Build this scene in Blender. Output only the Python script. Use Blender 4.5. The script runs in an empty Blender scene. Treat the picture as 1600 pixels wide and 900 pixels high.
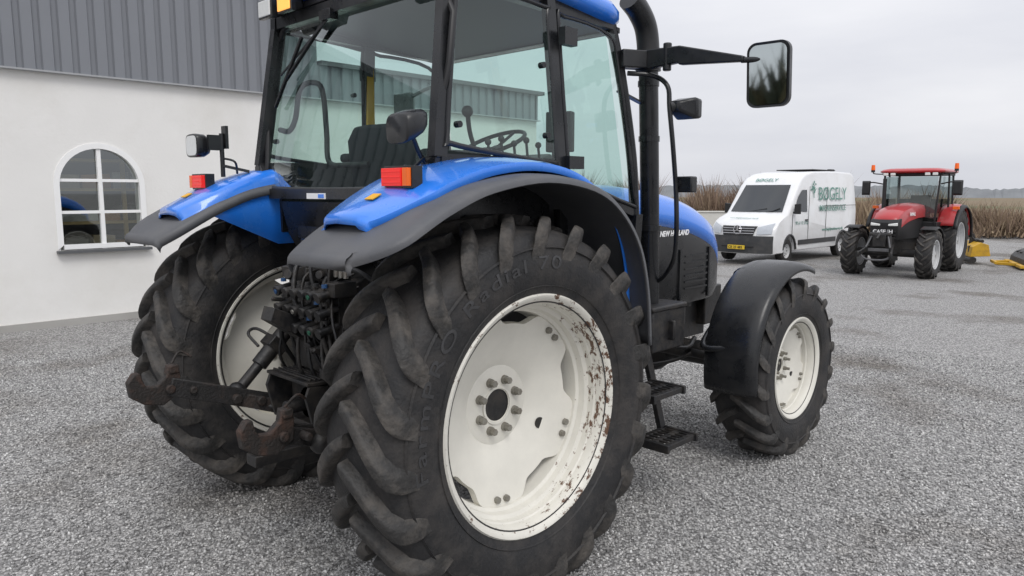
import bpy, bmesh, math, random
import numpy as np
from mathutils import Vector, Matrix, Euler
random.seed(7); rng=np.random.default_rng(7)
S=bpy.context.scene
COL=S.collection
S.view_settings.view_transform='Standard'
S.view_settings.look='None'; S.view_settings.exposure=0

# ---------------------------------------------------------------- materials
def N(nt,t,**k):
    n=nt.nodes.new(t)
    for a,b in k.items(): setattr(n,a,b)
    return n
def new_mat(name):
    m=bpy.data.materials.new(name); m.use_nodes=True
    nt=m.node_tree; b=nt.nodes['Principled BSDF']
    return m,nt,b
def c4(c): return (c[0],c[1],c[2],1)
def mat(name,col,rough=.5,metal=0,var=.12,scale=6,bump=0,bscale=60,dirt=None,damt=.4,dscale=3,coat=0,lo=.45,hi=.75,spec=.5):
    m,nt,b=new_mat(name); L=nt.links.new
    tc=N(nt,'ShaderNodeTexCoord')
    no=N(nt,'ShaderNodeTexNoise'); no.inputs['Scale'].default_value=scale; no.inputs['Detail'].default_value=6
    L(tc.outputs['Object'],no.inputs['Vector'])
    mx=N(nt,'ShaderNodeMix',data_type='RGBA')
    mx.inputs[6].default_value=c4([x*(1-var) for x in col]); mx.inputs[7].default_value=c4([min(1,x*(1+var)) for x in col])
    L(no.outputs['Fac'],mx.inputs[0]); out=mx.outputs[2]
    b.inputs['Roughness'].default_value=rough
    if dirt:
        n2=N(nt,'ShaderNodeTexNoise'); n2.inputs['Scale'].default_value=dscale; n2.inputs['Detail'].default_value=9; n2.inputs['Roughness'].default_value=.65
        L(tc.outputs['Object'],n2.inputs['Vector'])
        mr=N(nt,'ShaderNodeMapRange'); mr.inputs[1].default_value=lo; mr.inputs[2].default_value=hi; mr.inputs[4].default_value=damt
        L(n2.outputs['Fac'],mr.inputs[0])
        m2=N(nt,'ShaderNodeMix',data_type='RGBA'); L(mr.outputs[0],m2.inputs[0]); L(out,m2.inputs[6]); m2.inputs[7].default_value=c4(dirt); out=m2.outputs[2]
        r2=N(nt,'ShaderNodeMapRange'); r2.inputs[3].default_value=rough; r2.inputs[4].default_value=.9
        L(mr.outputs[0],r2.inputs[0]); L(r2.outputs[0],b.inputs['Roughness'])
    L(out,b.inputs['Base Color'])
    b.inputs['Metallic'].default_value=metal
    b.inputs['Coat Weight'].default_value=coat; b.inputs['Coat Roughness'].default_value=.08
    b.inputs['Specular IOR Level'].default_value=spec
    if bump:
        n3=N(nt,'ShaderNodeTexNoise'); n3.inputs['Scale'].default_value=bscale; n3.inputs['Detail'].default_value=5
        L(tc.outputs['Object'],n3.inputs['Vector'])
        bp=N(nt,'ShaderNodeBump'); bp.inputs['Strength'].default_value=bump; bp.inputs['Distance'].default_value=.01
        L(n3.outputs['Fac'],bp.inputs['Height']); L(bp.outputs[0],b.inputs['Normal'])
    return m
def glass(name,tint,gl=.12,rough=.02,top=.6):
    m=bpy.data.materials.new(name); m.use_nodes=True; nt=m.node_tree; nt.nodes.clear(); L=nt.links.new
    o=N(nt,'ShaderNodeOutputMaterial'); t=N(nt,'ShaderNodeBsdfTransparent'); t.inputs[0].default_value=c4(tint)
    g=N(nt,'ShaderNodeBsdfGlossy'); g.inputs['Roughness'].default_value=rough; g.inputs[0].default_value=(.9,.95,.95,1)
    lw=N(nt,'ShaderNodeLayerWeight'); lw.inputs[0].default_value=.12
    mr=N(nt,'ShaderNodeMapRange'); mr.inputs[3].default_value=gl; mr.inputs[4].default_value=top
    L(lw.outputs['Fresnel'],mr.inputs[0])
    mx=N(nt,'ShaderNodeMixShader'); L(mr.outputs[0],mx.inputs[0]); L(t.outputs[0],mx.inputs[1]); L(g.outputs[0],mx.inputs[2]); L(mx.outputs[0],o.inputs[0])
    return m
def emis(name,col,st,base=None):
    m,nt,b=new_mat(name); b.inputs['Base Color'].default_value=c4(base or col); b.inputs['Emission Color'].default_value=c4(col); b.inputs['Emission Strength'].default_value=st; b.inputs['Roughness'].default_value=.15
    return m

BLUE=mat('blue_paint',(.018,.205,.82),.22,var=.05,coat=.8,dirt=(.12,.28,.56),damt=.3,dscale=5)
BLACK=mat('black_paint',(.012,.013,.015),.26,var=.3,dirt=(.05,.047,.043),damt=.4,dscale=6)
BLACKM=mat('black_machinery',(.014,.014,.015),.45,var=.4,dirt=(.06,.05,.04),damt=.7,dscale=12,bump=.3,bscale=40)
FLARE=mat('grey_flexible_plastic',(.085,.088,.096),.5,var=.1,dirt=(.17,.165,.16),damt=.4,dscale=5,bump=.1,bscale=180)
RUB=mat('black_rubber_trim',(.015,.015,.016),.5,var=.2)
TYRE=mat('tyre_rubber',(.02,.02,.021),.56,var=.25,dirt=(.08,.071,.064),damt=.6,dscale=7,bump=.35,bscale=70,lo=.42,hi=.72,spec=.4)
LUG=mat('tyre_lug_worn_rubber',(.030,.029,.028),.58,var=.35,dirt=(.135,.12,.105),damt=.8,dscale=8,bump=.8,bscale=40,lo=.44,hi=.71,spec=.45)
TTXT=mat('tyre_lettering',(.042,.042,.044),.42)
RUST=mat('rusty_steel',(.024,.020,.018),.7,var=.4,scale=20,dirt=(.085,.044,.030),damt=.75,dscale=11,bump=.6,bscale=90,lo=.48,hi=.66)
DRUST=mat('dark_rusty_steel',(.018,.017,.017),.6,var=.4,scale=20,dirt=(.065,.046,.037),damt=.65,dscale=8,bump=.5,bscale=90,lo=.52,hi=.68)
STEEL=mat('dull_steel',(.35,.34,.31),.45,metal=.6,var=.2,dirt=(.2,.1,.05),damt=.5,dscale=30)
BOLT=mat('weathered_bolt',(.24,.23,.20),.5,metal=.2,var=.3,dirt=(.12,.09,.06),damt=.6,dscale=30)
REDL=emis('red_lens',(1,.03,.02),.35,(.6,.01,.01))
ORANGEL=emis('orange_lens',(1,.16,.01),.12,(.8,.13,.01))
AMBERLIT=emis('lit_amber_lamp',(1,.42,.08),1.0,(.8,.4,.1))
YELL=mat('yellow_sticker',(.80,.42,.02),.5,var=.05)
LAMP=mat('lamp_glass',(.75,.76,.74),.12,var=.1,scale=60)
WHITET=mat('white_lettering',(.9,.9,.9),.5,var=0)
CGL=glass('tinted_cab_glass',(.75,.89,.845),.075,top=.5)
DARKGL=mat('dark_glass',(.02,.025,.03),.06,var=.1,spec=.8)
MIRR=mat('mirror_glass',(.55,.6,.6),.03,metal=1,var=.02)
SEAT=mat('seat_fabric',(.02,.021,.025),.9,var=.3,bump=.2)

def rim_mat(name,col):
    m,nt,b=new_mat(name); L=nt.links.new
    tc=N(nt,'ShaderNodeTexCoord'); sp=N(nt,'ShaderNodeSeparateXYZ'); L(tc.outputs['Object'],sp.inputs[0])
    cb=N(nt,'ShaderNodeCombineXYZ'); L(sp.outputs[0],cb.inputs[0]); L(sp.outputs[2],cb.inputs[2])
    ln=N(nt,'ShaderNodeVectorMath',operation='LENGTH'); L(cb.outputs[0],ln.inputs[0])
    mr=N(nt,'ShaderNodeMapRange'); mr.inputs[1].default_value=.40; mr.inputs[2].default_value=.47; mr.inputs[3].default_value=-.07; mr.inputs[4].default_value=.085
    L(ln.outputs['Value'],mr.inputs[0])
    mp=N(nt,'ShaderNodeMapping'); mp.inputs['Scale'].default_value=(1,2.0,1); L(tc.outputs['Object'],mp.inputs[0])
    n=N(nt,'ShaderNodeTexNoise'); n.inputs['Scale'].default_value=19; n.inputs['Detail'].default_value=12; n.inputs['Roughness'].default_value=.76
    L(mp.outputs[0],n.inputs['Vector'])
    n4=N(nt,'ShaderNodeTexNoise'); n4.inputs['Scale'].default_value=5; n4.inputs['Detail'].default_value=3; L(tc.outputs['Object'],n4.inputs['Vector'])
    m4=N(nt,'ShaderNodeMapRange'); m4.inputs[1].default_value=.35;m4.inputs[2].default_value=.65;m4.inputs[3].default_value=-.04;m4.inputs[4].default_value=.04;L(n4.outputs['Fac'],m4.inputs[0])
    m5=N(nt,'ShaderNodeMapRange'); m5.inputs[1].default_value=-.1;m5.inputs[2].default_value=.45;m5.inputs[3].default_value=-.02;m5.inputs[4].default_value=.055;L(sp.outputs[0],m5.inputs[0])
    ad=N(nt,'ShaderNodeMath',operation='ADD'); L(n.outputs['Fac'],ad.inputs[0]); L(mr.outputs[0],ad.inputs[1])
    ad2=N(nt,'ShaderNodeMath',operation='ADD'); L(ad.outputs[0],ad2.inputs[0]); L(m4.outputs[0],ad2.inputs[1])
    ad3=N(nt,'ShaderNodeMath',operation='ADD'); L(ad2.outputs[0],ad3.inputs[0]); L(m5.outputs[0],ad3.inputs[1])
    m2=N(nt,'ShaderNodeMapRange'); m2.inputs[1].default_value=.655; m2.inputs[2].default_value=.685; L(ad3.outputs[0],m2.inputs[0])
    n3=N(nt,'ShaderNodeTexNoise'); n3.inputs['Scale'].default_value=4; n3.inputs['Detail'].default_value=8; n3.inputs['Roughness'].default_value=.65; L(tc.outputs['Object'],n3.inputs['Vector'])
    mx0=N(nt,'ShaderNodeMix',data_type='RGBA'); L(n3.outputs['Fac'],mx0.inputs[0]); mx0.inputs[6].default_value=c4([x*.74 for x in col]); mx0.inputs[7].default_value=c4([min(1,x*1.12) for x in col])
    mx=N(nt,'ShaderNodeMix',data_type='RGBA'); L(m2.outputs[0],mx.inputs[0]); L(mx0.outputs[2],mx.inputs[6]); mx.inputs[7].default_value=(.11,.055,.03,1)
    L(mx.outputs[2],b.inputs['Base Color']); b.inputs['Roughness'].default_value=.42
    return m
CREAM=rim_mat('cream_rim_paint',(.76,.74,.67))
SILV=mat('silver_rim_paint',(.55,.56,.57),.4,var=.1,dirt=(.3,.28,.25),damt=.4)
# ---------------------------------------------------------------- mesh builder
def cr(pts,n=6,closed=False):
    P=[Vector(p) for p in pts]; out=[]
    m=len(P); rngi=range(m if closed else m-1)
    for i in rngi:
        p1=P[i];p2=P[(i+1)%m]
        p0=P[i-1] if (i>0 or closed) else p1*2-p2
        p3=P[(i+2)%m] if (i+2<m or closed) else p2*2-p1
        for j in range(n):
            t=j/n
            out.append(.5*((2*p1)+(p2-p0)*t+(2*p0-5*p1+4*p2-p3)*t*t+(3*p1-p0-3*p2+p3)*t**3))
    if not closed: out.append(P[-1])
    return out
class MB:
    def __init__(s): s.v=[];s.f=[];s.m=[]
    def add(s,v,f,mi=0):
        o=len(s.v); s.v+= [tuple(x) for x in v]; s.f+=[tuple(i+o for i in q) for q in f]; s.m+=[mi]*len(f); return s
    def box(s,c,d,mi=0,rot=None):
        x,y,z=[k/2 for k in d]
        V=[Vector((a*x,b*y,e*z)) for a in(-1,1) for b in(-1,1) for e in(-1,1)]
        if rot: R=Euler([math.radians(r) for r in rot]).to_matrix(); V=[R@q for q in V]
        V=[q+Vector(c) for q in V]
        return s.add(V,[(0,1,3,2),(4,6,7,5),(0,4,5,1),(2,3,7,6),(0,2,6,4),(1,5,7,3)],mi)
    def beam(s,p0,p1,w,h,mi=0,up=(0,0,1)):
        p0=Vector(p0);p1=Vector(p1);d=(p1-p0).normalized();u=Vector(up)
        if abs(d.dot(u))>.95:u=Vector((1,0,0))
        a=d.cross(u).normalized();b=a.cross(d).normalized()
        V=[]
        for p in(p0,p1):
            for i,j in((-1,-1),(1,-1),(1,1),(-1,1)): V.append(p+a*i*w/2+b*j*h/2)
        return s.add(V,[(3,2,1,0),(4,5,6,7),(0,1,5,4),(1,2,6,5),(2,3,7,6),(3,0,4,7)],mi)
    def cyl(s,p0,p1,r0,r1=None,n=20,mi=0):
        if r1 is None:r1=r0
        p0=Vector(p0);p1=Vector(p1);d=(p1-p0).normalized();u=Vector((0,0,1)) if abs(d.z)<.9 else Vector((1,0,0))
        a=d.cross(u).normalized();b=a.cross(d)
        V=[p+(a*math.cos(2*math.pi*i/n)+b*math.sin(2*math.pi*i/n))*r for p,r in((p0,r0),(p1,r1)) for i in range(n)]
        F=[(i,(i+1)%n,n+(i+1)%n,n+i) for i in range(n)]+[tuple(range(n))[::-1],tuple(range(n,2*n))]
        return s.add(V,F,mi)
    def tube(s,pts,r,n=10,sm=5,mi=0,closed=False):
        P=cr(pts,sm,closed) if sm>1 else [Vector(p) for p in pts]
        m=len(P); V=[];a=None
        for i in range(m):
            d=((P[(i+1)%m] if (closed or i<m-1) else P[i])-(P[i-1] if (closed or i>0) else P[i])).normalized()
            if a is None:
                u=Vector((0,0,1)) if abs(d.z)<.9 else Vector((1,0,0)); a=d.cross(u).normalized()
            else: a=(a-d*a.dot(d)).normalized()
            b=d.cross(a)
            rr=r(i/(m-1)) if callable(r) else r
            V+=[P[i]+(a*math.cos(2*math.pi*k/n)+b*math.sin(2*math.pi*k/n))*rr for k in range(n)]
        F=[]
        for i in range(m if closed else m-1):
            j=(i+1)%m
            F+=[(i*n+k,i*n+(k+1)%n,j*n+(k+1)%n,j*n+k) for k in range(n)]
        if not closed: F+=[tuple(range(n))[::-1],tuple(range((m-1)*n,m*n))]
        return s.add(V,F,mi)
    def lathe(s,prof,n=64,c=(0,0,0),mi=0,closed=False,sy=1):
        V=[];m=len(prof)
        for i in range(n):
            t=2*math.pi*i/n
            for r,w in prof: V.append((c[0]+r*math.sin(t),c[1]+w*sy,c[2]+r*math.cos(t)))
        F=[]
        for i in range(n):
            j=(i+1)%n
            for k in range(m if closed else m-1):
                l=(k+1)%m; F.append((i*m+k,i*m+l,j*m+l,j*m+k))
        return s.add(V,F,mi)
    def prism(s,poly,y0,y1,mi=0,ax='y'):
        n=len(poly)
        def q(p,y): return (p[0],y,p[1]) if ax=='y' else ((y,p[0],p[1]) if ax=='x' else (p[0],p[1],y))
        V=[q(p,y0) for p in poly]+[q(p,y1) for p in poly]
        return s.add(V,[(i,(i+1)%n,n+(i+1)%n,n+i) for i in range(n)]+[tuple(range(n))[::-1],tuple(range(n,2*n))],mi)
    def grid(s,rows,mi=0,closed=False):
        m=len(rows[0]);V=[p for r in rows for p in r];F=[]
        for i in range(len(rows)-1):
            for k in range(m if closed else m-1):
                l=(k+1)%m;F.append((i*m+k,i*m+l,(i+1)*m+l,(i+1)*m+k))
        return s.add(V,F,mi)
    def loft(s,rings,mi=0):
        s.grid(rings,mi,closed=True); n=len(rings[0]);o=len(s.v)-n*len(rings)
        s.f.append(tuple(o+i for i in range(n))[::-1]);s.f.append(tuple(o+n*(len(rings)-1)+i for i in range(n)));s.m+=[mi,mi]; return s
    def sphere(s,c,r,mi=0,n=12,sc=(1,1,1)):
        V=[];h=n//2
        for i in range(h+1):
            a=math.pi*i/h
            for k in range(n):
                b=2*math.pi*k/n; V.append((c[0]+sc[0]*r*math.sin(a)*math.cos(b),c[1]+sc[1]*r*math.sin(a)*math.sin(b),c[2]+sc[2]*r*math.cos(a)))
        F=[(i*n+k,i*n+(k+1)%n,(i+1)*n+(k+1)%n,(i+1)*n+k) for i in range(h) for k in range(n)]
        return s.add(V,F,mi)
    def mesh(s,name,mats,smooth=35,recalc=True):
        me=bpy.data.meshes.new(name); me.from_pydata(s.v,[],s.f)
        for q in mats: me.materials.append(q)
        me.polygons.foreach_set('material_index',s.m)
        bm=bmesh.new();bm.from_mesh(me)
        bmesh.ops.remove_doubles(bm,verts=bm.verts,dist=1e-5)
        if recalc: bmesh.ops.recalc_face_normals(bm,faces=bm.faces)
        bm.to_mesh(me);bm.free()
        if smooth:
            me.polygons.foreach_set('use_smooth',[True]*len(me.polygons)); me.set_sharp_from_angle(angle=math.radians(smooth))
        me.update(); return me
    def make(s,name,mats,parent=None,smooth=35,bevel=0,solid=0,loc=None):
        if not isinstance(mats,(list,tuple)):mats=[mats]
        o=bpy.data.objects.new(name,s.mesh(name,mats,smooth)); COL.objects.link(o)
        if parent:o.parent=parent
        if loc:o.location=loc
        if solid:
            q=o.modifiers.new('solid','SOLIDIFY');q.thickness=solid;q.offset=0
        if bevel:
            q=o.modifiers.new('bevel','BEVEL');q.width=bevel;q.segments=2;q.limit_method='ANGLE';q.angle_limit=math.radians(40)
        return o
def empty(name,loc=(0,0,0),rz=0,sc=1):
    o=bpy.data.objects.new(name,None);COL.objects.link(o);o.location=loc;o.rotation_euler=(0,0,math.radians(rz));o.scale=(sc,sc,sc);o.empty_display_size=.2;return o
def tag(o,label,cat,group=None,kind=None):
    o['label']=label;o['category']=cat
    if group:o['group']=group
    if kind:o['kind']=kind
def text_data(txt,size,ext=.002,bold=.0,align='LEFT',shear=0,sp=1):
    c=bpy.data.curves.new('t','FONT');c.body=txt;c.size=size;c.extrude=ext;c.offset=bold;c.align_x=align;c.shear=shear;c.space_character=sp
    o=bpy.data.objects.new('t',c);COL.objects.link(o);bpy.context.view_layer.update()
    me=bpy.data.meshes.new_from_object(o.evaluated_get(bpy.context.evaluated_depsgraph_get()))
    V=[tuple(v.co) for v in me.vertices];F=[tuple(p.vertices) for p in me.polygons]
    bpy.data.objects.remove(o);bpy.data.curves.remove(c);bpy.data.meshes.remove(me);return V,F
def text_on(mb,txt,size,org,ux,uy,mi=0,**k):
    V,F=text_data(txt,size,**k);ux=Vector(ux).normalized();uy=Vector(uy).normalized();n=ux.cross(uy);o=Vector(org)
    mb.add([o+ux*v[0]+uy*v[1]+n*v[2] for v in V],F,mi)

# ---------------------------------------------------------------- wheels
def tyre_prof(R,hw,rb,k):
    Rc=R-.045*k
    return [(Rc,0),(Rc-.002,hw*.3),(Rc-.008,hw*.6),(Rc-.022,hw*.85),(Rc-.05*k,hw*.965),(Rc-.09*k,hw*1.0),(rb+(Rc-rb)*.55,hw*1.035),(rb+(Rc-rb)*.34,hw*1.02),(rb+(Rc-rb)*.17,hw*.93),(rb+.012,hw*.85),(rb-.012,hw*.82)]
def tyre_mesh(R,hw,rb,nl,name,k):
    lh=.045*k; Rc=R-lh
    mb=MB()
    half=tyre_prof(R,hw,rb,k)
    prof=[(r,-w) for r,w in half[::-1]]+half[1:]
    mb.lathe(prof,96,mi=0)
    for sg in(1,-1):
        for rr in(rb+(Rc-rb)*.20,rb+(Rc-rb)*.72):
            w0=hw*(.945 if rr<rb+(Rc-rb)*.4 else 1.018)
            mb.lathe([(rr-.006,sg*(w0-.006)),(rr,sg*(w0+.005)),(rr+.006,sg*(w0-.004))],96,mi=0)
    bw=[-.08,.2,.45,.7,.88,.975,1.02,1.030]; br=[Rc,Rc-.002,Rc-.005,Rc-.014,Rc-.03,Rc-.06*k,Rc-.095*k,Rc-.12*k]
    tw=[-.08,.2,.45,.7,.93,1.035,1.06,1.036]; tr=[R,R+.001,R,R-.004,R-.020,R-.055*k,R-.108*k,R-.134*k]
    lag=[0,.038,.084,.142,.202,.243,.266,.280]; wd=[.024,.029,.033,.036,.038,.038,.035,.025]
    for sg in(1,-1):
        for i in range(nl):
            f0=2*math.pi*(i+(.5 if sg>0 else 0))/nl
            jit=random.uniform(.97,1.04)
            keys=[]
            for j in range(8):
                keys.append((lag[j],wd[j],br[j]-.012,bw[j],tr[j]+random.uniform(-.003,.001),tw[j]))
            A=[Vector(q[:3]) for q in keys];Bv=[Vector((q[3],q[4],q[5])) for q in keys]
            A2=cr(A,2);B2=cr(Bv,2)
            rows=[]
            for qa,qb in zip(A2,B2):
                f=f0-qa[0]*k/R
                hb=qa[1]*k*1.36/R;ht=qa[1]*k*.94*jit/R
                B=(qa[2],qb[0]);Tp=(qb[1],qb[2])
                M=(B[0]*.20+Tp[0]*.80,B[1]*.20+Tp[1]*.80)
                M2=(B[0]*.05+Tp[0]*.95,B[1]*.05+Tp[1]*.95)
                rows.append([(r*math.sin(f+a),sg*w*hw,r*math.cos(f+a)) for (r,w),a in((B,-hb),(M,-ht*1.08),(M2,-ht*.90),(Tp,-ht*.56),(Tp,ht*.56),(M2,ht*.90),(M,ht*1.08),(B,hb))])
            mb.loft(rows,1)
    return mb.mesh(name,[TYRE,LUG],smooth=50)
def wheel(parent,loc,side,R,hw,rb,tmesh,rimmat,disc_y,ntab=5,nb=8,bc=.115,tab0=47,text=False,detail=True,name='wheel',k=1.0):
    s=side
    h=MB()
    nn=150; rows=[]
    sc=rb/.485
    def dz(r):
        t=(min(r,.42*sc)-.17*sc)/(.25*sc)
        return disc_y+ (0.0 if r<.17*sc else .10*sc*(t**.85)*(1-.12*t))
    rr=[.07*sc,.10*sc,.165*sc,.175*sc,.22*sc,.26*sc,.30*sc,.345*sc,'e1','e2']
    for i in range(nn):
        t=2*math.pi*i/nn; tt=t-math.radians(tab0)
        c=math.cos(ntab*tt); u_=max(0,min(1,(c+.8)/.95)); e=.366+.056*(u_*u_*(3-2*u_))
        row=[]
        for r in rr:
            if r=='e1': q=e*sc; w=dz(q)
            elif r=='e2': q=e*sc+.004; w=dz(q)-.035
            else: q=r; w=dz(r)+(.008*sc if r in(.07*sc,.10*sc,.165*sc) else 0)
            row.append((q*math.cos(t),s*w,q*math.sin(t)))
        rows.append(row)
    rows.append(rows[0]); h.grid(rows,0)
    h.cyl((0,s*(disc_y-.06),0),(0,s*(disc_y+.004),0),.075*sc,n=28,mi=1)
    h.lathe([(.072*sc,disc_y-.02),(.074*sc,disc_y+.014),(.085*sc,disc_y+.014),(.088*sc,disc_y)],40,mi=0,sy=s)
    for i in range(nb):
        t=2*math.pi*(i+.5)/nb
        p=Vector((bc*math.cos(t),0,bc*math.sin(t)))
        h.cyl(p+Vector((0,s*disc_y,0)),p+Vector((0,s*(disc_y+.022),0)),.021*sc,.019*sc,n=14,mi=2)
        h.cyl(p+Vector((0,s*disc_y,0)),p+Vector((0,s*(disc_y+.046),0)),.015*sc,n=6,mi=2)
    for i in range(ntab):
        t=math.radians(tab0)+2*math.pi*i/ntab
        for d in(-.07,.07):
            p=Vector((.395*sc*math.cos(t+d),0,.395*sc*math.sin(t+d)));w=dz(.395*sc)
            h.cyl(p+Vector((0,s*w,0)),p+Vector((0,s*(w+.016),0)),.016*sc,.014*sc,n=8,mi=2)
    a_=math.radians(-28)
    h.cyl((.27*sc*math.cos(a_),s*(dz(.27*sc)-.006),.27*sc*math.sin(a_)),(.27*sc*math.cos(a_),s*(dz(.27*sc)+.002),.27*sc*math.sin(a_)),.026*sc,n=18,mi=1)
    h.cyl((0,s*(disc_y-.3),0),(0,s*(disc_y-.02),0),.10*sc,n=20,mi=1)
    W=h.make(name,[rimmat,BLACKM,BOLT,rimmat],parent,loc=loc)
    r=MB(); g=hw*.82
    profile=[(rb+.020,g+.020),(rb+.027,g+.012),(rb+.024,g+.000),(rb+.006,g-.006)]
    inner=[(rb+.020,g+.020),(rb+.008,g+.017),(rb-.004,g+.004),(rb-.016,g-.012),(rb-.02,g-.050),(rb-.026,g-.056),(rb-.028,g-.085),(rb-.045,g-.095),(rb-.05,g-.125),(rb-.062,g-.135),(rb-.066,-.02),(rb-.066,-g+.10),(rb-.05,-g+.085),(rb-.03,-g+.06),(rb-.016,-g+.02),(rb-.004,-g),(rb+.01,-g-.016),(rb+.022,-g-.018),(rb+.026,-g-.006)]
    r.lathe(profile[::-1]+inner[1:],96,sy=s)
    for i in range(ntab):
        t=math.radians(tab0)+2*math.pi*i/ntab
        r.beam((.385*sc*math.cos(t),s*(dz(.39*sc)-.03),.385*sc*math.sin(t)),((rb-.05)*math.cos(t),s*(dz(.39*sc)-.03),(rb-.05)*math.sin(t)),.15*sc,.02,up=(0,1,0))
    r.make('rim',rimmat,W)
    to=bpy.data.objects.new('tyre',tmesh);COL.objects.link(to);to.parent=W
    if text:
        pr=sorted(tyre_prof(R,hw,rb,k))
        V,F=text_data('FarmPRO Radial 70',.088,ext=.003,bold=.0005,sp=1.2)
        rad=.640; m=MB();VV=[]; Lt=max(v[0] for v in V); arc_=math.radians(109)
        for x,y,z in V:
            a=math.radians(190)-x/Lt*arc_; q=rad+y*.86-.024
            VV.append((q*math.cos(a),s*(float(np.interp(q,[p[0] for p in pr],[p[1] for p in pr]))+.0015+z*.5),q*math.sin(a)))
        m.add(VV,F)
        m.make('tyre_lettering',TTXT,W,smooth=0)
    return W

T=empty('tractor'); tag(T,'blue tractor with cream wheels and black cab parked on gravel','tractor')
tm=tyre_mesh(.83,.215,.485,23,'rear_tyre',1.0)
fm=tyre_mesh(.595,.172,.312,18,'front_tyre',.78)
YR=.945
wheel(T,(0,-YR,.80),-1,.83,.215,.485,tm,CREAM,-.06,text=True,name='rear_wheel')
wheel(T,(0,YR,.80),1,.83,.215,.485,tm,CREAM,-.06,name='rear_wheel')
wheel(T,(2.50,-1.0,.575),-1,.595,.172,.312,fm,CREAM,.02,nb=8,bc=.085,name='front_wheel')
wheel(T,(2.50,1.0,.575),1,.595,.172,.312,fm,CREAM,.02,nb=8,bc=.085,name='front_wheel')

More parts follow.
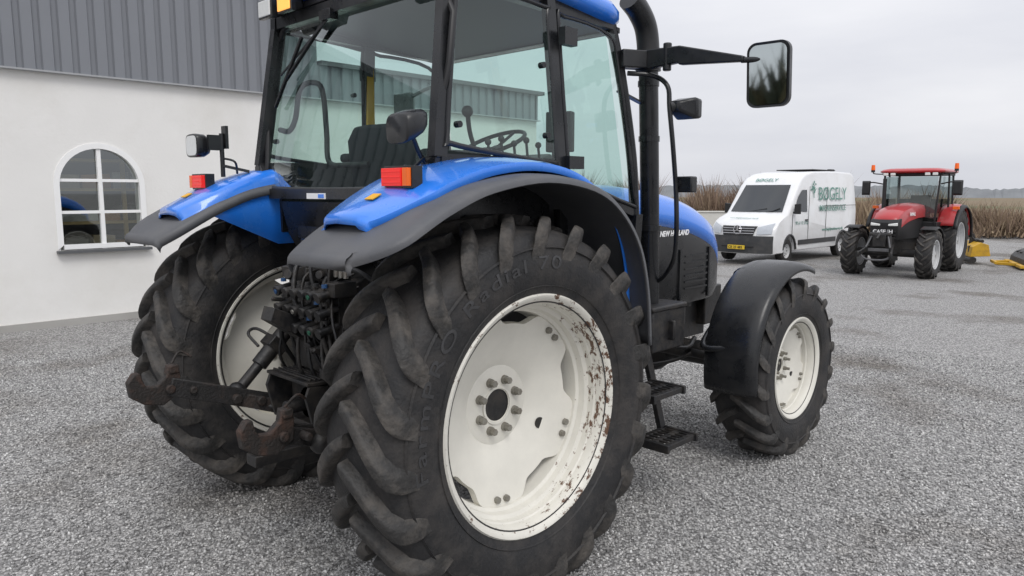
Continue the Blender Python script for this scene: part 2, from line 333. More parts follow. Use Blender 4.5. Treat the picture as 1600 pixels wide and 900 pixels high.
# ---------------------------------------------------------------- rear mudguards
gp=cr([(-.83,0,1.505),(-.78,0,1.535),(-.65,0,1.61),(-.5,0,1.685),(-.3,0,1.755),(0,0,1.795),(.3,0,1.76),(.5,0,1.665),(.66,0,1.49),(.74,0,1.26),(.77,0,1.0)],5)
bp_=cr([(-.69,0,1.635),(-.6,0,1.68),(-.5,0,1.73),(-.4,0,1.775),(-.2,0,1.835),(.05,0,1.86),(.3,0,1.83),(.5,0,1.74),(.65,0,1.58),(.73,0,1.38),(.765,0,1.12)],5)
def norm2(P,i):
    a=P[max(0,i-1)];b=P[min(len(P)-1,i+1)];d=(b-a).normalized();return Vector((-d.z,0,d.x))
for s in(-1,1):
    g=MB();rows=[]
    for i,p in enumerate(gp):
        n=norm2(gp,i); f=max(0,min(1,(p.x+.83)/.16))
        inn=.595+.04*(1-f)**2; out=1.185-.15*(1-f)**2.2
        sec=[(inn,-.060),(inn+.003,-.03),(inn+.02,-.014),(.9,-.012),(1.03,-.004),(out-.05,-.008),(out-.016,-.014),(out-.003,-.024),(out,-.036),(out-.008,-.038)]
        rows.append([(p.x+n.x*h,s*y,p.z+n.z*h) for y,h in sec])
    r0=rows[0]
    pre=[[(x-.012,y,min(z-.03,r0[3][2]-.036)) for x,y,z in r0],[(x-.009,y,z-.012) for x,y,z in r0]]
    g.grid(pre+rows)
    b=MB();rows=[]
    for i,p in enumerate(bp_):
        n=norm2(bp_,i); f=max(0,min(1,(p.x+.69)/.20))
        out=.96+.11*f**.7; inn=.62+.05*(1-f)**2
        zl=min(p.z-.05,1.44+max(0,(-.2-p.x))*.45)
        sec=[(inn-.012,None),(inn-.005,-.045),(inn+.008,-.012),(inn+.03,0),(.78,.006),(.90,.002),(out-.05,-.012),(out-.010,-.022),(out,-.055)]
        row=[]
        for y,h in sec:
            if h is None: row.append((p.x,s*(inn-.015),min(p.z-.06,zl) if p.x<.6 else p.z-.06))
            else: row.append((p.x+n.x*h,s*y,p.z+n.z*h))
        rows.append(row)
    q=rows[0]
    b.grid([[(x-.012,y*(1 if abs(y)>.7 else 1.01),z-.035) for x,y,z in q],[(x-.008,y,z-.008) for x,y,z in q]]+rows)
    F=b.make('rear_mudguard',BLUE,T,smooth=50,solid=.006)
    g.make('mudguard_edge',FLARE,F,smooth=50,solid=.01)
    l=MB();c=Vector((-.50,s*.88,1.775))
    l.box(c+Vector((.025,0,0)),(.05,.170,.082),1)
    l.box(c+Vector((-.004,s*-.018,0)),(.03,.120,.066),0); l.box(c+Vector((-.004,s*.064,0)),(.028,.030,.066),2)
    l.box(c+Vector((.03,0,-.035)),(.05,.08,.04),1)
    for zz in(-.02,0,.02): l.box(c+Vector((-.020,s*-.018,zz)),(.003,.116,.004),0)
    l.make('tail_light',[REDL,BLACK,ORANGEL],F,bevel=.008,smooth=0)
    k=MB();k.box((-.585,s*.84,1.703),(.045,.05,.004),rot=(0,-26,0));k.make('warning_sticker',YELL,F,smooth=0)
    w=MB()
    if s>0:
        w.cyl((-.40,s*.80,1.80),(-.40,s*.80,2.03),.012);w.beam((-.40,s*.80,1.86),(-.28,s*.74,1.83),.03,.015)
        w.beam((-.38,s*.80,1.95),(-.38,s*.80,2.07),.05,.016);w.box((-.44,s*.80,1.98),(.07,.02,.08))
        rg=[]
        for x,kk in((-.43,.35),(-.445,.7),(-.475,.97),(-.515,1.0),(-.522,.95)):
            rg.append([Vector((x,s*.895+kk*a,1.965+kk*b2)) for a,b2 in [(.076*math.copysign(abs(math.cos(t))**.45,math.cos(t)),.062*math.copysign(abs(math.sin(t))**.45,math.sin(t))) for t in np.linspace(0,2*math.pi,28,endpoint=False)]])
        w.loft(rg)
        pl=[Vector((-.524,s*.895+.86*a,1.965+.84*b2)) for a,b2 in [(.076*math.copysign(abs(math.cos(t))**.45,math.cos(t)),.062*math.copysign(abs(math.sin(t))**.45,math.sin(t))) for t in np.linspace(0,2*math.pi,28,endpoint=False)]]
        w.add(pl,[tuple(range(28))],1)
        w.tube([(-.40,.80,1.9),(-.36,.74,1.88),(-.33,.78,1.82)],.006)
        w.make('work_light',[BLACK,LAMP],F,smooth=45)
    else:
        w.tube([(-.24,-.72,1.84),(-.28,-.73,1.88),(-.33,-.75,1.95)],.010)
        rg=[]
        for x,kk in((-.28,.25),(-.295,.6),(-.32,.85),(-.36,1),(-.41,1.02),(-.415,.95)):
            rg.append([Vector((x,-.765+kk*a,1.985+(x+.35)*.35+kk*b2)) for a,b2 in [(.072*math.copysign(abs(math.cos(t))**.55,math.cos(t)),.058*math.copysign(abs(math.sin(t))**.55,math.sin(t))) for t in np.linspace(0,2*math.pi,20,endpoint=False)]])
        w.loft(rg);w.tube([(-.26,-.74,1.86),(-.28,-.66,1.80),(-.25,-.6,1.83)],.007)
        w.make('work_light',[BLACK,LAMP],F,smooth=50)

# ---------------------------------------------------------------- cab
cab=MB()
R0=(-.20,.75,1.86);R1=(-.09,.70,2.64);B0=(.53,.79,1.80);B1=(.50,.73,2.62);A0=(1.19,.76,1.60);A1=(1.03,.70,2.58)
def SY(p,s): return (p[0],p[1]*s,p[2])
for s in(-1,1):
    cab.beam(SY(R0,s),SY(R1,s),.048,.068)
    cab.beam(SY((-.21,.73,1.62),s),SY(R0,s),.05,.06)
    cab.beam(SY(B0,s),SY(B1,s),.04,.055)
    cab.beam(SY((.545,.79,1.2),s),SY(B0,s),.04,.055)
    cab.beam(SY((1.22,.70,1.0),s),SY(A0,s),.07,.06)
    cab.tube([SY((1.19,.76,1.58),s),SY((1.16,.755,1.9),s),SY((1.09,.73,2.3),s),SY(A1,s)],.028)
    cab.beam(SY((-.13,.70,2.62),s),SY((1.03,.70,2.585),s),.05,.06)
    cab.beam(SY((-.20,.76,1.84),s),SY((.53,.79,1.80),s),.04,.05)
    cab.beam(SY((.53,.79,1.79),s),SY((1.19,.76,1.60),s),.03,.04)
    cab.box((.15,s*.675,1.69),(.66,.18,.375))
    cab.tube([SY((-.145,.77,1.92),s),SY((.15,.782,1.885),s),SY((.46,.795,1.86),s),SY((.495,.79,1.91),s),SY((.475,.748,2.51),s),SY((.45,.745,2.57),s),SY((-.04,.725,2.59),s),SY((-.07,.73,2.55),s),SY((-.16,.768,1.96),s)],.012,closed=True,sm=4)
    cab.tube([SY((.60,.80,1.80),s),SY((.575,.80,1.86),s),SY((.555,.75,2.50),s),SY((.60,.74,2.55),s),SY((.97,.725,2.52),s),SY((1.05,.74,2.35),s),SY((1.15,.78,1.72),s),SY((1.13,.78,1.65),s)],.011,closed=True,sm=4)
cab.beam((-.215,-.60,1.71),(-.215,.60,1.71),.06,.05)
for s in(-1,1): cab.beam((-.215,s*.60,1.71),(-.20,s*.76,1.88),.05,.05)
cab.beam((-.095,-.7,2.62),(-.095,.7,2.62),.06,.06)
cab.beam((1.03,-.7,2.575),(1.03,.7,2.575),.06,.06)
cab.beam((1.2,-.7,1.58),(1.2,.7,1.58),.06,.06)
cab.box((.55,0,1.36),(1.30,1.14,.30)); cab.box((1.0,0,1.15),(.5,1.35,.12))
cab.prism([(-.20,1.67),(-.16,1.50),(-.02,1.25),(.2,1.15),(.2,1.5)],-.56,.56)
for s in(-1,1):
    cab.box((.555,s*.81,2.44),(.09,.04,.08));cab.box((.60,s*.815,1.86),(.11,.04,.06))
    for p in((-.10,.765,2.0),(.42,.795,1.98),(.42,.765,2.3)): cab.cyl((p[0],s*(p[1]-.01),p[2]),(p[0],s*(p[1]+.018),p[2]),.014)
C=cab.make('cab',BLACK,T,bevel=.008)
g=MB()
rear=[(-.197,-.68,1.80),(-.213,-.58,1.735),(-.213,.58,1.735),(-.197,.68,1.80),(-.188,.70,1.88),(-.085,.655,2.59),(-.085,-.655,2.59),(-.188,-.70,1.88)]
g.add(rear,[tuple(range(8))]);g.make('rear_window',CGL,C,smooth=0)
fr=MB();fr.tube([(x-.004,y,z) for x,y,z in rear],.015,sm=4,closed=True)
fr.make('rear_window_seal',RUB,C)
for s in(-1,1):
    g=MB();g.add([SY(p,s) for p in((-.155,.772,1.89),(.49,.797,1.86),(.47,.748,2.57),(-.07,.73,2.60))],[(0,1,2,3)]);g.make('side_window',CGL,C,smooth=0)
    g=MB();g.add([SY(p,s) for p in((.58,.80,1.80),(1.17,.778,1.64),(1.04,.728,2.53),(.555,.742,2.56))],[(0,1,2,3)]);g.make('door_window',CGL,C,smooth=0)
g=MB();g.add([(1.20,-.70,1.60),(1.20,.70,1.60),(1.04,.66,2.54),(1.04,-.66,2.54)],[(0,1,2,3)]);g.make('windscreen',CGL,C,smooth=0)
rf=MB();rings=[]
def rrect(x0,x1,hy,z0,z1,r,n=6):
    P=[]
    for cx,cy,a0 in((x1-r,hy-r,0),(x0+r*.6,hy-r*.6,90),(x0+r*.6,-hy+r*.6,180),(x1-r,-hy+r,270)):
        rr=r if cx>(x0+x1)/2 else r*.6
        for i in range(n+1):
            a=math.radians(a0+90*i/n);x=cx+rr*math.cos(a);y=cy+rr*math.sin(a);t=(x-x0)/(x1-x0)
            P.append((x,y,z0+(z1-z0)*t))
    return P
for ins,dz_ in((.10,-.02),(.02,-.015),(0,.01),(0,.045),(.02,.08),(.08,.12),(.25,.17),(.45,.19)):
    rings.append(rrect(-.17+ins,1.14-ins,.78-ins,2.705+dz_,2.585+dz_,.22*(1-ins)))
rf.loft(rings)
RF=rf.make('cab_roof',BLUE,C,smooth=50)
for s in(-1,1):
    for y in(.60,.40):
        l=MB()
        l.loft([[(-.14,s*y+a*.6,2.675+b_*.6) for a,b_ in((-.07,-.045),(.07,-.045),(.07,.045),(-.07,.045))],[(-.20,s*y+a,2.67+b_) for a,b_ in((-.07,-.05),(.07,-.05),(.07,.045),(-.07,.045))],[(-.225,s*y+a,2.67+b_) for a,b_ in((-.07,-.05),(.07,-.05),(.07,.045),(-.07,.045))]])
        l.box((-.228,s*y,2.668),(.008,.12,.08),1 if y>.5 else 2)
        l.make('roof_light',[BLACK,LAMP,AMBERLIT if s>0 else ORANGEL],RF,bevel=.008,smooth=0)
w=MB();w.beam((-.115,.18,2.58),(-.165,.52,2.30),.02,.012);w.beam((-.12,.15,2.575),(-.17,.56,2.33),.008,.012);w.beam((-.155,.36,2.50),(-.175,.62,2.17),.018,.014)
w.box((-.115,.17,2.585),(.05,.1,.05));w.make('rear_wiper',BLACK,C,bevel=.003)
i_=MB()
i_.loft([[Vector((x,y*wd,z+dz)) for y,dz in((-1,0),(0,.03),(1,0),(1,-.11),(0,-.11),(-1,-.11))] for x,wd,z in((.10,.24,1.72),(.35,.28,1.74),(.55,.26,1.75),(.62,.22,1.72))])
i_.loft([[Vector((x+dx,y*wd,z)) for y,dx in((-1,.0),(0,-.03),(1,0),(1,.1),(0,.08),(-1,.1))] for z,wd,x in((1.66,.24,.06),(1.86,.25,.03),(1.98,.22,-.0),(2.05,.14,-.01))])
i_.box((.3,0,1.58),(.3,.3,.2))
for s in(-1,1): i_.box((.22,s*.34,1.90),(.34,.07,.05)); 
i_.make('driver_seat',SEAT,C,bevel=.02,smooth=50)
i_=MB()
i_.box((.45,-.55,1.66),(.75,.26,.30));i_.box((.40,-.50,1.84),(.35,.10,.08))
for k in range(5): i_.cyl((.35+.09*k,-.5,1.82),(.33+.09*k,-.5,1.95+.02*(k%2)),.007);i_.sphere((.33+.09*k,-.5,1.96+.02*(k%2)),.017,0)
i_.box((.7,-.64,2.02),(.05,.14,.20),0,(0,0,20)); i_.cyl((.7,-.66,1.8),(.7,-.66,1.95),.012)
i_.make('control_console',[BLACKM,ORANGEL],C,bevel=.01)
i_=MB();i_.box((1.05,0,1.68),(.22,.34,.45));i_.prism([(.95,1.88),(1.15,1.95),(1.17,1.85),(1.0,1.8)],-.2,.2);i_.make('dashboard',BLACKM,C,bevel=.02)
i_=MB()
i_.tube([(-.11,.70,2.06),(-.10,.62,2.05),(-.07,.60,2.12),(-.05,.58,2.27),(0,.54,2.31),(.04,.50,2.27),(.04,.47,2.05),(.02,.42,1.88),(.0,.2,1.86),(0,.02,1.86)],.015)
i_.make('grab_handle',BLACKM,C)
i_=MB();i_.tube([(.5,-.3,1.8),(.42,-.28,2.0),(.36,-.32,2.12)],.012);i_.sphere((.36,-.32,2.12),.03);i_.make('joystick',BLACKM,C)
i_=MB();cx=Vector((.86,0,2.00));nrm=Vector((-.45,0,1)).normalized();ex=Vector((0,1,0));ey=nrm.cross(ex)
i_.tube([cx+(ex*math.cos(2*math.pi*k/20)+ey*math.sin(2*math.pi*k/20))*.185 for k in range(20)],.012,sm=2,closed=True)
for k in range(3):
    a=math.pi*2*k/3+.5;i_.tube([cx-nrm*.03,cx+(ex*math.cos(a)+ey*math.sin(a))*.18],.009,sm=1)
i_.cyl(cx-nrm*.02,cx-nrm*.35,.03,.04);i_.make('steering_wheel',BLACKM,C)
i_=MB();i_.box((.515,.735,2.25),(.05,.02,.42));i_.make('yellow_sticker',YELL,C,smooth=0)
i_=MB();i_.box((-.247,.12,1.70),(.006,.17,.028),0);i_.box((-.2505,.07,1.70),(.004,.05,.018),1);i_.make('rear_sticker',[WHITET,BLUE],C,smooth=0)
i_=MB();i_.prism([(-.13,2.682),(-.13,2.655),(1.08,2.545),(1.08,2.572)],-.72,.72);i_.make('headliner',RUB,C,smooth=0)

# ---------------------------------------------------------------- exhaust, mirror, rails
e=MB();e.tube([(1.45,-.70,1.0),(1.42,-.71,1.4),(1.38,-.72,1.9),(1.35,-.72,2.40)],.054,n=18)
e.cyl((1.352,-.72,2.38),(1.345,-.72,2.50),.068,n=20)
e.tube([(1.347,-.72,2.42),(1.34,-.72,2.53),(1.31,-.72,2.62),(1.24,-.72,2.69),(1.16,-.72,2.735)],.062,n=18)
for z,x in((1.5,1.41),(2.0,1.373),(2.3,1.355)): e.cyl((x,-.72,z),(x,-.72,z+.03),.059,n=20)
e.beam((1.36,-.70,2.2),(1.08,-.72,2.25),.03,.01)
e.make('exhaust_pipe',BLACK,T)
m=MB()
m.prism([(-.76,2.36),(-.80,2.355),(-1.02,2.372),(-1.03,2.36),(-1.38,2.335),(-1.38,2.362),(-1.03,2.455),(-.80,2.46),(-.76,2.46)],1.16,1.20,ax='x')
m.beam((1.05,-.74,2.41),(1.18,-.80,2.41),.09,.09);m.cyl((1.18,-.95,2.34),(1.18,-.95,2.48),.022)
m.cyl((1.18,-1.36,2.345),(1.22,-1.48,2.34),.014)
MA=m.make('mirror_arm',BLACK,T,bevel=.006)
m=MB()
def rr2(hy,hz,r,x,cy,cz,n=6):
    P=[]
    for a0,sy,sz in((0,1,1),(90,-1,1),(180,-1,-1),(270,1,-1)):
        for i in range(n+1):
            a=math.radians(a0+90*i/n);P.append((x,cy+sy*(hy-r)+r*math.cos(a),cz+sz*(hz-r)+r*math.sin(a)))
    return P
RZ=Matrix.Rotation(math.radians(3),4,'Z')@Matrix.Rotation(math.radians(-3.8),4,'Y')
def mr_(P): 
    c=Vector((1.24,-1.485,2.270)); return [c+RZ@Vector(p) for p in P]
m.loft([mr_(rr2(.088,.134,.04,-.03,0,0)),mr_(rr2(.103,.150,.045,-.035,0,0)),mr_(rr2(.103,.150,.045,-.005,0,0)),mr_(rr2(.08,.115,.04,.05,0,0)),mr_(rr2(.04,.06,.02,.07,0,0))])
MI=m.make('side_mirror',BLACK,MA)
m=MB();P=mr_(rr2(.090,.137,.036,-.0375,0,0));m.add(P,[tuple(range(len(P)))]);m.make('mirror_glass',MIRR,MI,smooth=0)
h=MB()
h.tube([(1.10,-.76,2.34),(1.20,-.85,2.33),(1.22,-.93,2.27),(1.215,-.95,2.15),(1.235,-.965,1.95),(1.27,-.97,1.7),(1.29,-.965,1.5),(1.33,-.93,1.36),(1.42,-.82,1.25),(1.45,-.74,1.2)],.013)
h.cyl((1.215,-.95,2.16),(1.26,-.98,2.165),.025);h.cyl((1.27,-.97,1.765),(1.28,-.97,1.765),.02)
H=h.make('handrail',BLACK,T)
l=MB();l.loft([[(1.22,-.97+y*.5,2.165+z*.5) for y,z in((-.06,-.05),(.06,-.05),(.06,.05),(-.06,.05))],[(1.30,-1.0+y,2.155+z) for y,z in((-.065,-.055),(.065,-.055),(.065,.055),(-.065,.055))],[(1.36,-1.0+y,2.155+z) for y,z in((-.06,-.05),(.06,-.05),(.06,.05),(-.06,.05))]]);l.make('indicator_light',BLACK,H,bevel=.014)
l=MB();l.box((1.31,-1.0,1.76),(.06,.11,.085));l.make('marker_light',BLACK,H,bevel=.008)
m=MB();m.tube([(1.06,.72,2.42),(1.15,.95,2.43),(1.2,1.2,2.40)],.014);m.loft([[(x,1.28+a*k,2.28+b_*k) for a,b_ in((-.1,-.15),(.1,-.15),(.1,.15),(-.1,.15))] for x,k in((1.17,1),(1.2,1),(1.24,.7))]);m.make('side_mirror',BLACK,T,bevel=.01)

# ---------------------------------------------------------------- hood
hb=MB();hk=MB()
xs=[1.32,1.7,2.1,2.4,2.65,2.82,2.94,3.0]
zt=[1.76,1.76,1.72,1.66,1.58,1.49,1.38,1.27]
hw_=[.44,.44,.43,.42,.40,.36,.30,.21]
rows=[]
for x,z,w in zip(xs,zt,hw_):
    lo_=-.24
    sec=[(-1,lo_),(-1.0,-.15),(-.93,-.07),(-.78,-.022),(-.4,0),(0,.01),(.4,0),(.78,-.022),(.93,-.07),(1.0,-.15),(1,lo_)]
    rows.append([(x,y*w,z+h) for y,h in sec])
rows=[[Vector(p) for p in r] for r in rows]
cols=list(zip(*rows));cc=[cr(c,4) for c in cols];rr_=[list(r) for r in zip(*cc)]
hb.grid(rr_)
HB=hb.make('hood',BLUE,T,smooth=60,solid=.006)
rows=[]
for x,z,w in zip(xs,zt,hw_):
    w2=w+.004
    rows.append([(x,-w2*.985,z-.22),(x,-w2,z-.26),(x,-w2,1.02),(x,-w2*.9,.94),(x,w2*.9,.94),(x,w2,1.02),(x,w2,z-.26),(x,w2*.985,z-.22)])
cols=list(zip(*rows));cc=[cr(c,4) for c in cols];rr_=[list(r) for r in zip(*cc)]
hk.loft(rr_)
for k in range(6): hk.box((2.42,-.428,1.28-.045*k),(.30,.012,.012))
hk.box((2.20,-.432,1.15),(.02,.02,.36));hk.box((2.62,-.41,1.15),(.02,.02,.36))
HK=hk.make('hood_side_panel',BLACK,T,smooth=40)
t=MB();text_on(t,'NEW HOLLAND',.050,(1.93,-.444,1.430),(1,0.02,0),(0,0,1),bold=.0018,shear=.2,sp=1.0,ext=.001)
t.make('hood_lettering',WHITET,HB,smooth=0)
t=MB();text_on(t,'TS100',.085,(1.64,-.450,1.425),(1,0,0),(0,0,1),bold=.002,ext=.001)
t.make('model_lettering',WHITET,HB,smooth=0)
c=MB()
c.box((.35,0,.88),(1.3,.52,.62));c.box((-.12,0,.95),(.4,.56,.56));c.box((1.8,0,.80),(1.6,.42,.34));c.box((2.75,0,.78),(.5,.36,.34))
c.cyl((0,-.78,.80),(0,.78,.80),.14);c.cyl((0,-.45,.80),(0,.45,.80),.22)
c.cyl((2.5,-.82,.575),(2.5,.82,.575),.085);c.sphere((2.5,0,.56),.19,sc=(1,1.2,1))
for s in(-1,1):
    c.cyl((2.5,s*.70,.575),(2.5,s*.93,.575),.14);c.cyl((2.5,s*.74,.42),(2.5,s*.74,.75),.06);c.cyl((2.32,s*.1,.62),(2.30,s*.7,.60),.03);c.cyl((2.32,s*.1,.62),(2.31,s*.45,.61),.045)
c.box((3.0,0,.85),(.25,.5,.3))
for k in range(10): c.box((1.55+.11*k,-.24,1.0+.05*math.sin(k*2)),(.08,.14,.16+.05*(k%3)))
c.cyl((1.7,-.36,.86),(2.1,-.36,.86),.06);c.cyl((2.25,-.34,1.0),(2.25,-.34,.74),.05);c.cyl((2.4,-.32,.98),(2.4,-.32,.78),.04)
c.tube([(1.4,-.45,.8),(1.6,-.5,.7),(1.9,-.48,.72),(2.2,-.5,.66),(2.4,-.45,.7)],.016);c.tube([(1.3,-.5,.66),(1.7,-.42,.6),(2.1,-.46,.58),(2.35,-.5,.62)],.012)
c.cyl((1.2,-.3,1.15),(1.5,-.42,1.0),.05)
c.make('chassis',BLACKM,T,bevel=.012)
c=MB();c.box((1.46,-.70,.93),(.34,.26,.24));c.box((1.46,-.70,1.06),(.36,.28,.03));c.box((1.46,-.84,.93),(.02,.06,.12));c.box((1.2,-.52,.78),(.4,.2,.3));c.make('battery_box',BLACKM,T,bevel=.015)
c=MB()
for x,y,z in((1.16,-.92,.64),(1.24,-.96,.36)):
    for dy in(-.09,0,.09): c.box((x,y+dy,z),(.30,.035,.03))
    c.box((x-.145,y,z),(.02,.24,.045));c.box((x+.145,y,z),(.02,.24,.045));
    for kk in range(7): c.box((x-.12+.04*kk,y,z+.012),(.006,.2,.012))
c.beam((1.01,-.84,.36),(1.01,-.74,.95),.03,.05);c.beam((1.37,-.86,.34),(1.31,-.74,.95),.03,.05);c.beam((1.0,-.7,.90),(1.35,-.7,.90),.1,.06)
c.make('step',BLACKM,T,bevel=.003)
for s in(-1,1):
    f=MB();rows=[];cx0,cz0=2.52,.605
    for i in range(33):
        a=math.radians(190-(190-74)*i/32); r=.635+.03*math.sin(max(0,math.radians((190-math.degrees(a))*1.3)))
        row=[]
        for y,h in((.815,-.035),(.82,-.012),(.84,-.003),(.9,.006),(1.0,.008),(1.08,.004),(1.13,-.006),(1.15,-.018),(1.157,-.036),(1.157,-.050)):
            row.append((cx0+(r+h)*math.cos(a),s*y,cz0+(r+h)*math.sin(a)))
        rows.append(row)
    f.grid(rows)
    for k,a in enumerate((165,110)):
        a=math.radians(a); f.tube([(cx0+.64*math.cos(a),s*.98,cz0+.64*math.sin(a)),(cx0+.64*math.cos(a),s*.80,cz0+.62*math.sin(a)),(cx0-.05+.2*math.cos(a),s*.74,cz0+.3),(cx0,s*.74,cz0+.1)],.017)
    f.make('front_mudguard',BLACK,T,smooth=50,solid=.007)

# ---------------------------------------------------------------- rear linkage
def link(s):
    dx=.02 if s>0 else .16; dz=0.015 if s>0 else -.06
    a=(-.05,s*.24,.50);b=(-.62+dx,s*.36,.69+dz);c_=(-.92+dx,s*.40,.79+dz)
    m=MB();m.beam(a,b,.032,.068);m.beam(b,c_,.028,.075)
    m.beam((-.46+dx,s*.330,.645+dz),(-.92+dx,s*.378,.80+dz),.018,.09)
    m.make('lower_link_arm',DRUST,T,bevel=.006)
    m=MB()
    m.cyl((-.62+dx,s*(.36-.05),.69+dz),(-.62+dx,s*(.36+.05),.69+dz),.024);m.cyl((-.82+dx,s*.34,.77+dz),(-.82+dx,s*.46,.77+dz),.018);m.cyl((-.50+dx,s*.30,.66+dz),(-.50+dx,s*.40,.66+dz),.024)
    hk=[(-.87,.765),(-.865,.855),(-.885,.905),(-.92,.90),(-.93,.850),(-.975,.812),(-1.02,.815),(-1.038,.85),(-1.045,.885),(-1.072,.885),(-1.10,.845),(-1.09,.775),(-1.035,.735),(-.95,.715)]
    m.prism([(x+dx,z+dz) for x,z in hk],s*.40-.022,s*.40+.022);m.box((-.895+dx,s*.40,.88+dz),(.045,.058,.04));m.cyl((-.92+dx,s*.358,.79+dz),(-.92+dx,s*.442,.79+dz),.022)
    m.tube([(-.90+dx,s*.40,.90+dz),(-.85+dx,s*.42,.95+dz),(-.80+dx,s*.40,.92+dz)],.006)
    m.make('lower_link_hook',RUST,T,bevel=.008)
    m=MB();m.cyl((-.56,s*.39,.72+dz),(-.42,s*.39,.87),.028,n=14);m.cyl((-.45,s*.39,.84),(-.27,s*.38,1.03),.042,n=14);m.cyl((-.28,s*.38,1.02),(-.16,s*.36,1.22),.024);m.sphere((-.57,s*.39,.71+dz),.05)
    m.box((-.36,s*.39,.935),(.10,.10,.06),0,(0,48,0))
    m.tube([(-.34,s*.42,.96),(-.40,s*.50,1.01),(-.45,s*.49,.99),(-.43,s*.42,.93)],.008)
    m.beam((.0,s*.26,1.30),(-.18,s*.36,1.24),.05,.085)
    m.cyl((-.17,s*.30,1.23),(-.17,s*.42,1.23),.03)
    m.cyl((-.35,s*.22,.62),(-.1,s*.2,.5),.02);m.cyl((-.45,s*.33,.64),(-.12,s*.05,.55),.014)
    m.make('lift_rod',BLACKM,T,bevel=.005)
link(1);link(-1)
h=MB()
random.seed(3)
h.box((-.34,0,.62),(.22,.42,.04));h.box((-.30,0,.70),(.2,.30,.22))
pg=[(-.28,.82),(-.50,.84),(-.52,.79),(-.48,.63),(-.43,.62),(-.30,.64)]
h.prism(pg,-.19,-.172);h.prism(pg,.172,.19);h.prism([(-.27,.845),(-.51,.86),(-.51,.845),(-.27,.83)],-.19,.19)
for k in range(8): h.box((-.30-.026*k,0,.853+.0018*k),(.008,.34,.012))
h.cyl((-.35,0,.71),(-.52,0,.71),.032);h.cyl((-.30,0,.71),(-.40,0,.71),.08)
for k in range(60):
    x=-.42+random.random()*.2;y=random.uniform(-.32,.14);z=random.uniform(.84,1.36)
    if random.random()<.5: h.box((x,y,z),(random.uniform(.04,.12),random.uniform(.03,.08),random.uniform(.04,.10)),0,(0,random.uniform(-20,20),random.uniform(-20,20)))
    else: h.cyl((x,y,z),(x-random.uniform(.04,.1),y+random.uniform(-.03,.03),z+random.uniform(-.03,.05)),random.uniform(.010,.026),n=12)
h.box((-.36,-.10,1.08),(.06,.36,.40));h.prism([(-.40,1.12),(-.58,1.20),(-.60,1.14),(-.42,1.02)],-.05,.05)
h.box((-.33,-.2,.95),(.10,.04,.8));h.box((-.33,.12,.95),(.10,.04,.7))
for k in range(18):
    y=random.uniform(-.34,.16);y2=y+random.uniform(-.15,.08);z=random.uniform(1.0,1.32)
    h.tube([(-.3,y,z+.15),(-.40-random.random()*.05,y*.9,z+.1),(-.42-random.random()*.05,(y+y2)/2,z-.1),(-.34,y2,z-.28)],random.choice([.007,.009,.012]),n=8)
h.box((-.45,0,.50),(.5,.09,.05))
HH=h.make('rear_hitch',BLACKM,T,bevel=.004)
GREEN=mat('green_cap',(.015,.10,.06),.5);BLU2=mat('blue_cap',(.02,.07,.18),.5)
h=MB()
for j,(y,z) in enumerate([(yy,zz) for zz in(1.12,1.20,1.28) for yy in(-.28,-.21,-.14,-.07,.0,.08)]):
    h.cyl((-.40,y,z),(-.49,y,z-.02),.020,n=14,mi=0);h.cyl((-.49,y,z-.02),(-.502,y,z-.024),.024,n=14,mi=0)
    if j%4==1: h.cyl((-.5,y,z-.024),(-.507,y,z-.026),.011,n=12,mi=[1,2,3][(j//4)%3])
    h.cyl((-.46,y,z+.02),(-.46,y,z+.035),.013,n=10,mi=[0,0,2,0,0][j%5])
h.make('hydraulic_coupler',[BLACKM,GREEN,BLU2,STEEL],HH)
h=MB()
for y in(-.33,-.29,-.25): h.cyl((-.38,y,1.34),(-.38,y,1.40),.012,n=10)
h.make('hydraulic_fitting',STEEL,HH)
h=MB();h.tube([(-.3,-.5,1.3),(-.38,-.42,1.38),(-.42,-.3,1.40),(-.4,-.1,1.42),(-.3,.1,1.44)],.010);h.make('hose',RUB,HH)
h=MB();h.box((-.22,0,1.44),(.10,.50,.10));h.box((-.12,0,1.52),(.10,.9,.10));h.make('rear_crossmember',BLACK,T,bevel=.01)

# ---------------------------------------------------------------- building
WALL=mat('white_render',(.80,.79,.765),.85,var=.06,scale=1.5,bump=.25,bscale=30,dirt=(.64,.62,.57),damt=.55,dscale=.7,spec=.2)
CLAD=mat('grey_cladding',(.205,.215,.235),.5,var=.06,scale=2)
PLINTH=mat('concrete_plinth',(.40,.39,.37),.9,var=.15,dirt=(.2,.19,.17),damt=.4)
WFR=mat('white_window_frame',(.87,.87,.86),.35,var=.03)
SILL=mat('dark_slate_sill',(.10,.105,.11),.5)
ROOFM=mat('dark_roof_sheet',(.12,.12,.13),.7)
HALL=empty('farm_hall',(0,0,0));tag(HALL,'white rendered hall with grey corrugated upper cladding and arched window','building')
WY=7.6;x0,x1,xL,xM,xR=.52,1.56,-9,4.3,9.5;ZT=3.19;zs=1.80;rad=.52;cxw=1.04;ZL=3.72
w=MB()
arch=[(cxw+rad*math.cos(math.radians(a)),zs+rad*math.sin(math.radians(a))) for a in range(180,-1,-9)]
w.prism([(xL,.0),(x0,.0),(x0,ZT),(xL,ZT)],WY,WY+.3);w.prism([(x1,-.6),(xR,-.6),(xR,ZT),(x1,ZT)],WY,WY+.3);w.prism([(x0,0),(x1,0),(x1,.975),(x0,.975)],WY,WY+.3)
w.prism(arch+[(x1,ZT),(x0,ZT)],WY,WY+.3)
w.prism([(xR-.3,-.6),(xR,-.6),(xR,ZT),(xR-.3,ZT)],WY+.3,WY+12)
w.make('wall',WALL,HALL,smooth=0)
w=MB();w.box(((xL+xR)/2,WY-.015,-.25),(xR-xL+.04,.05,.68));w.make('plinth',PLINTH,HALL,smooth=0)
w=MB();p=.205
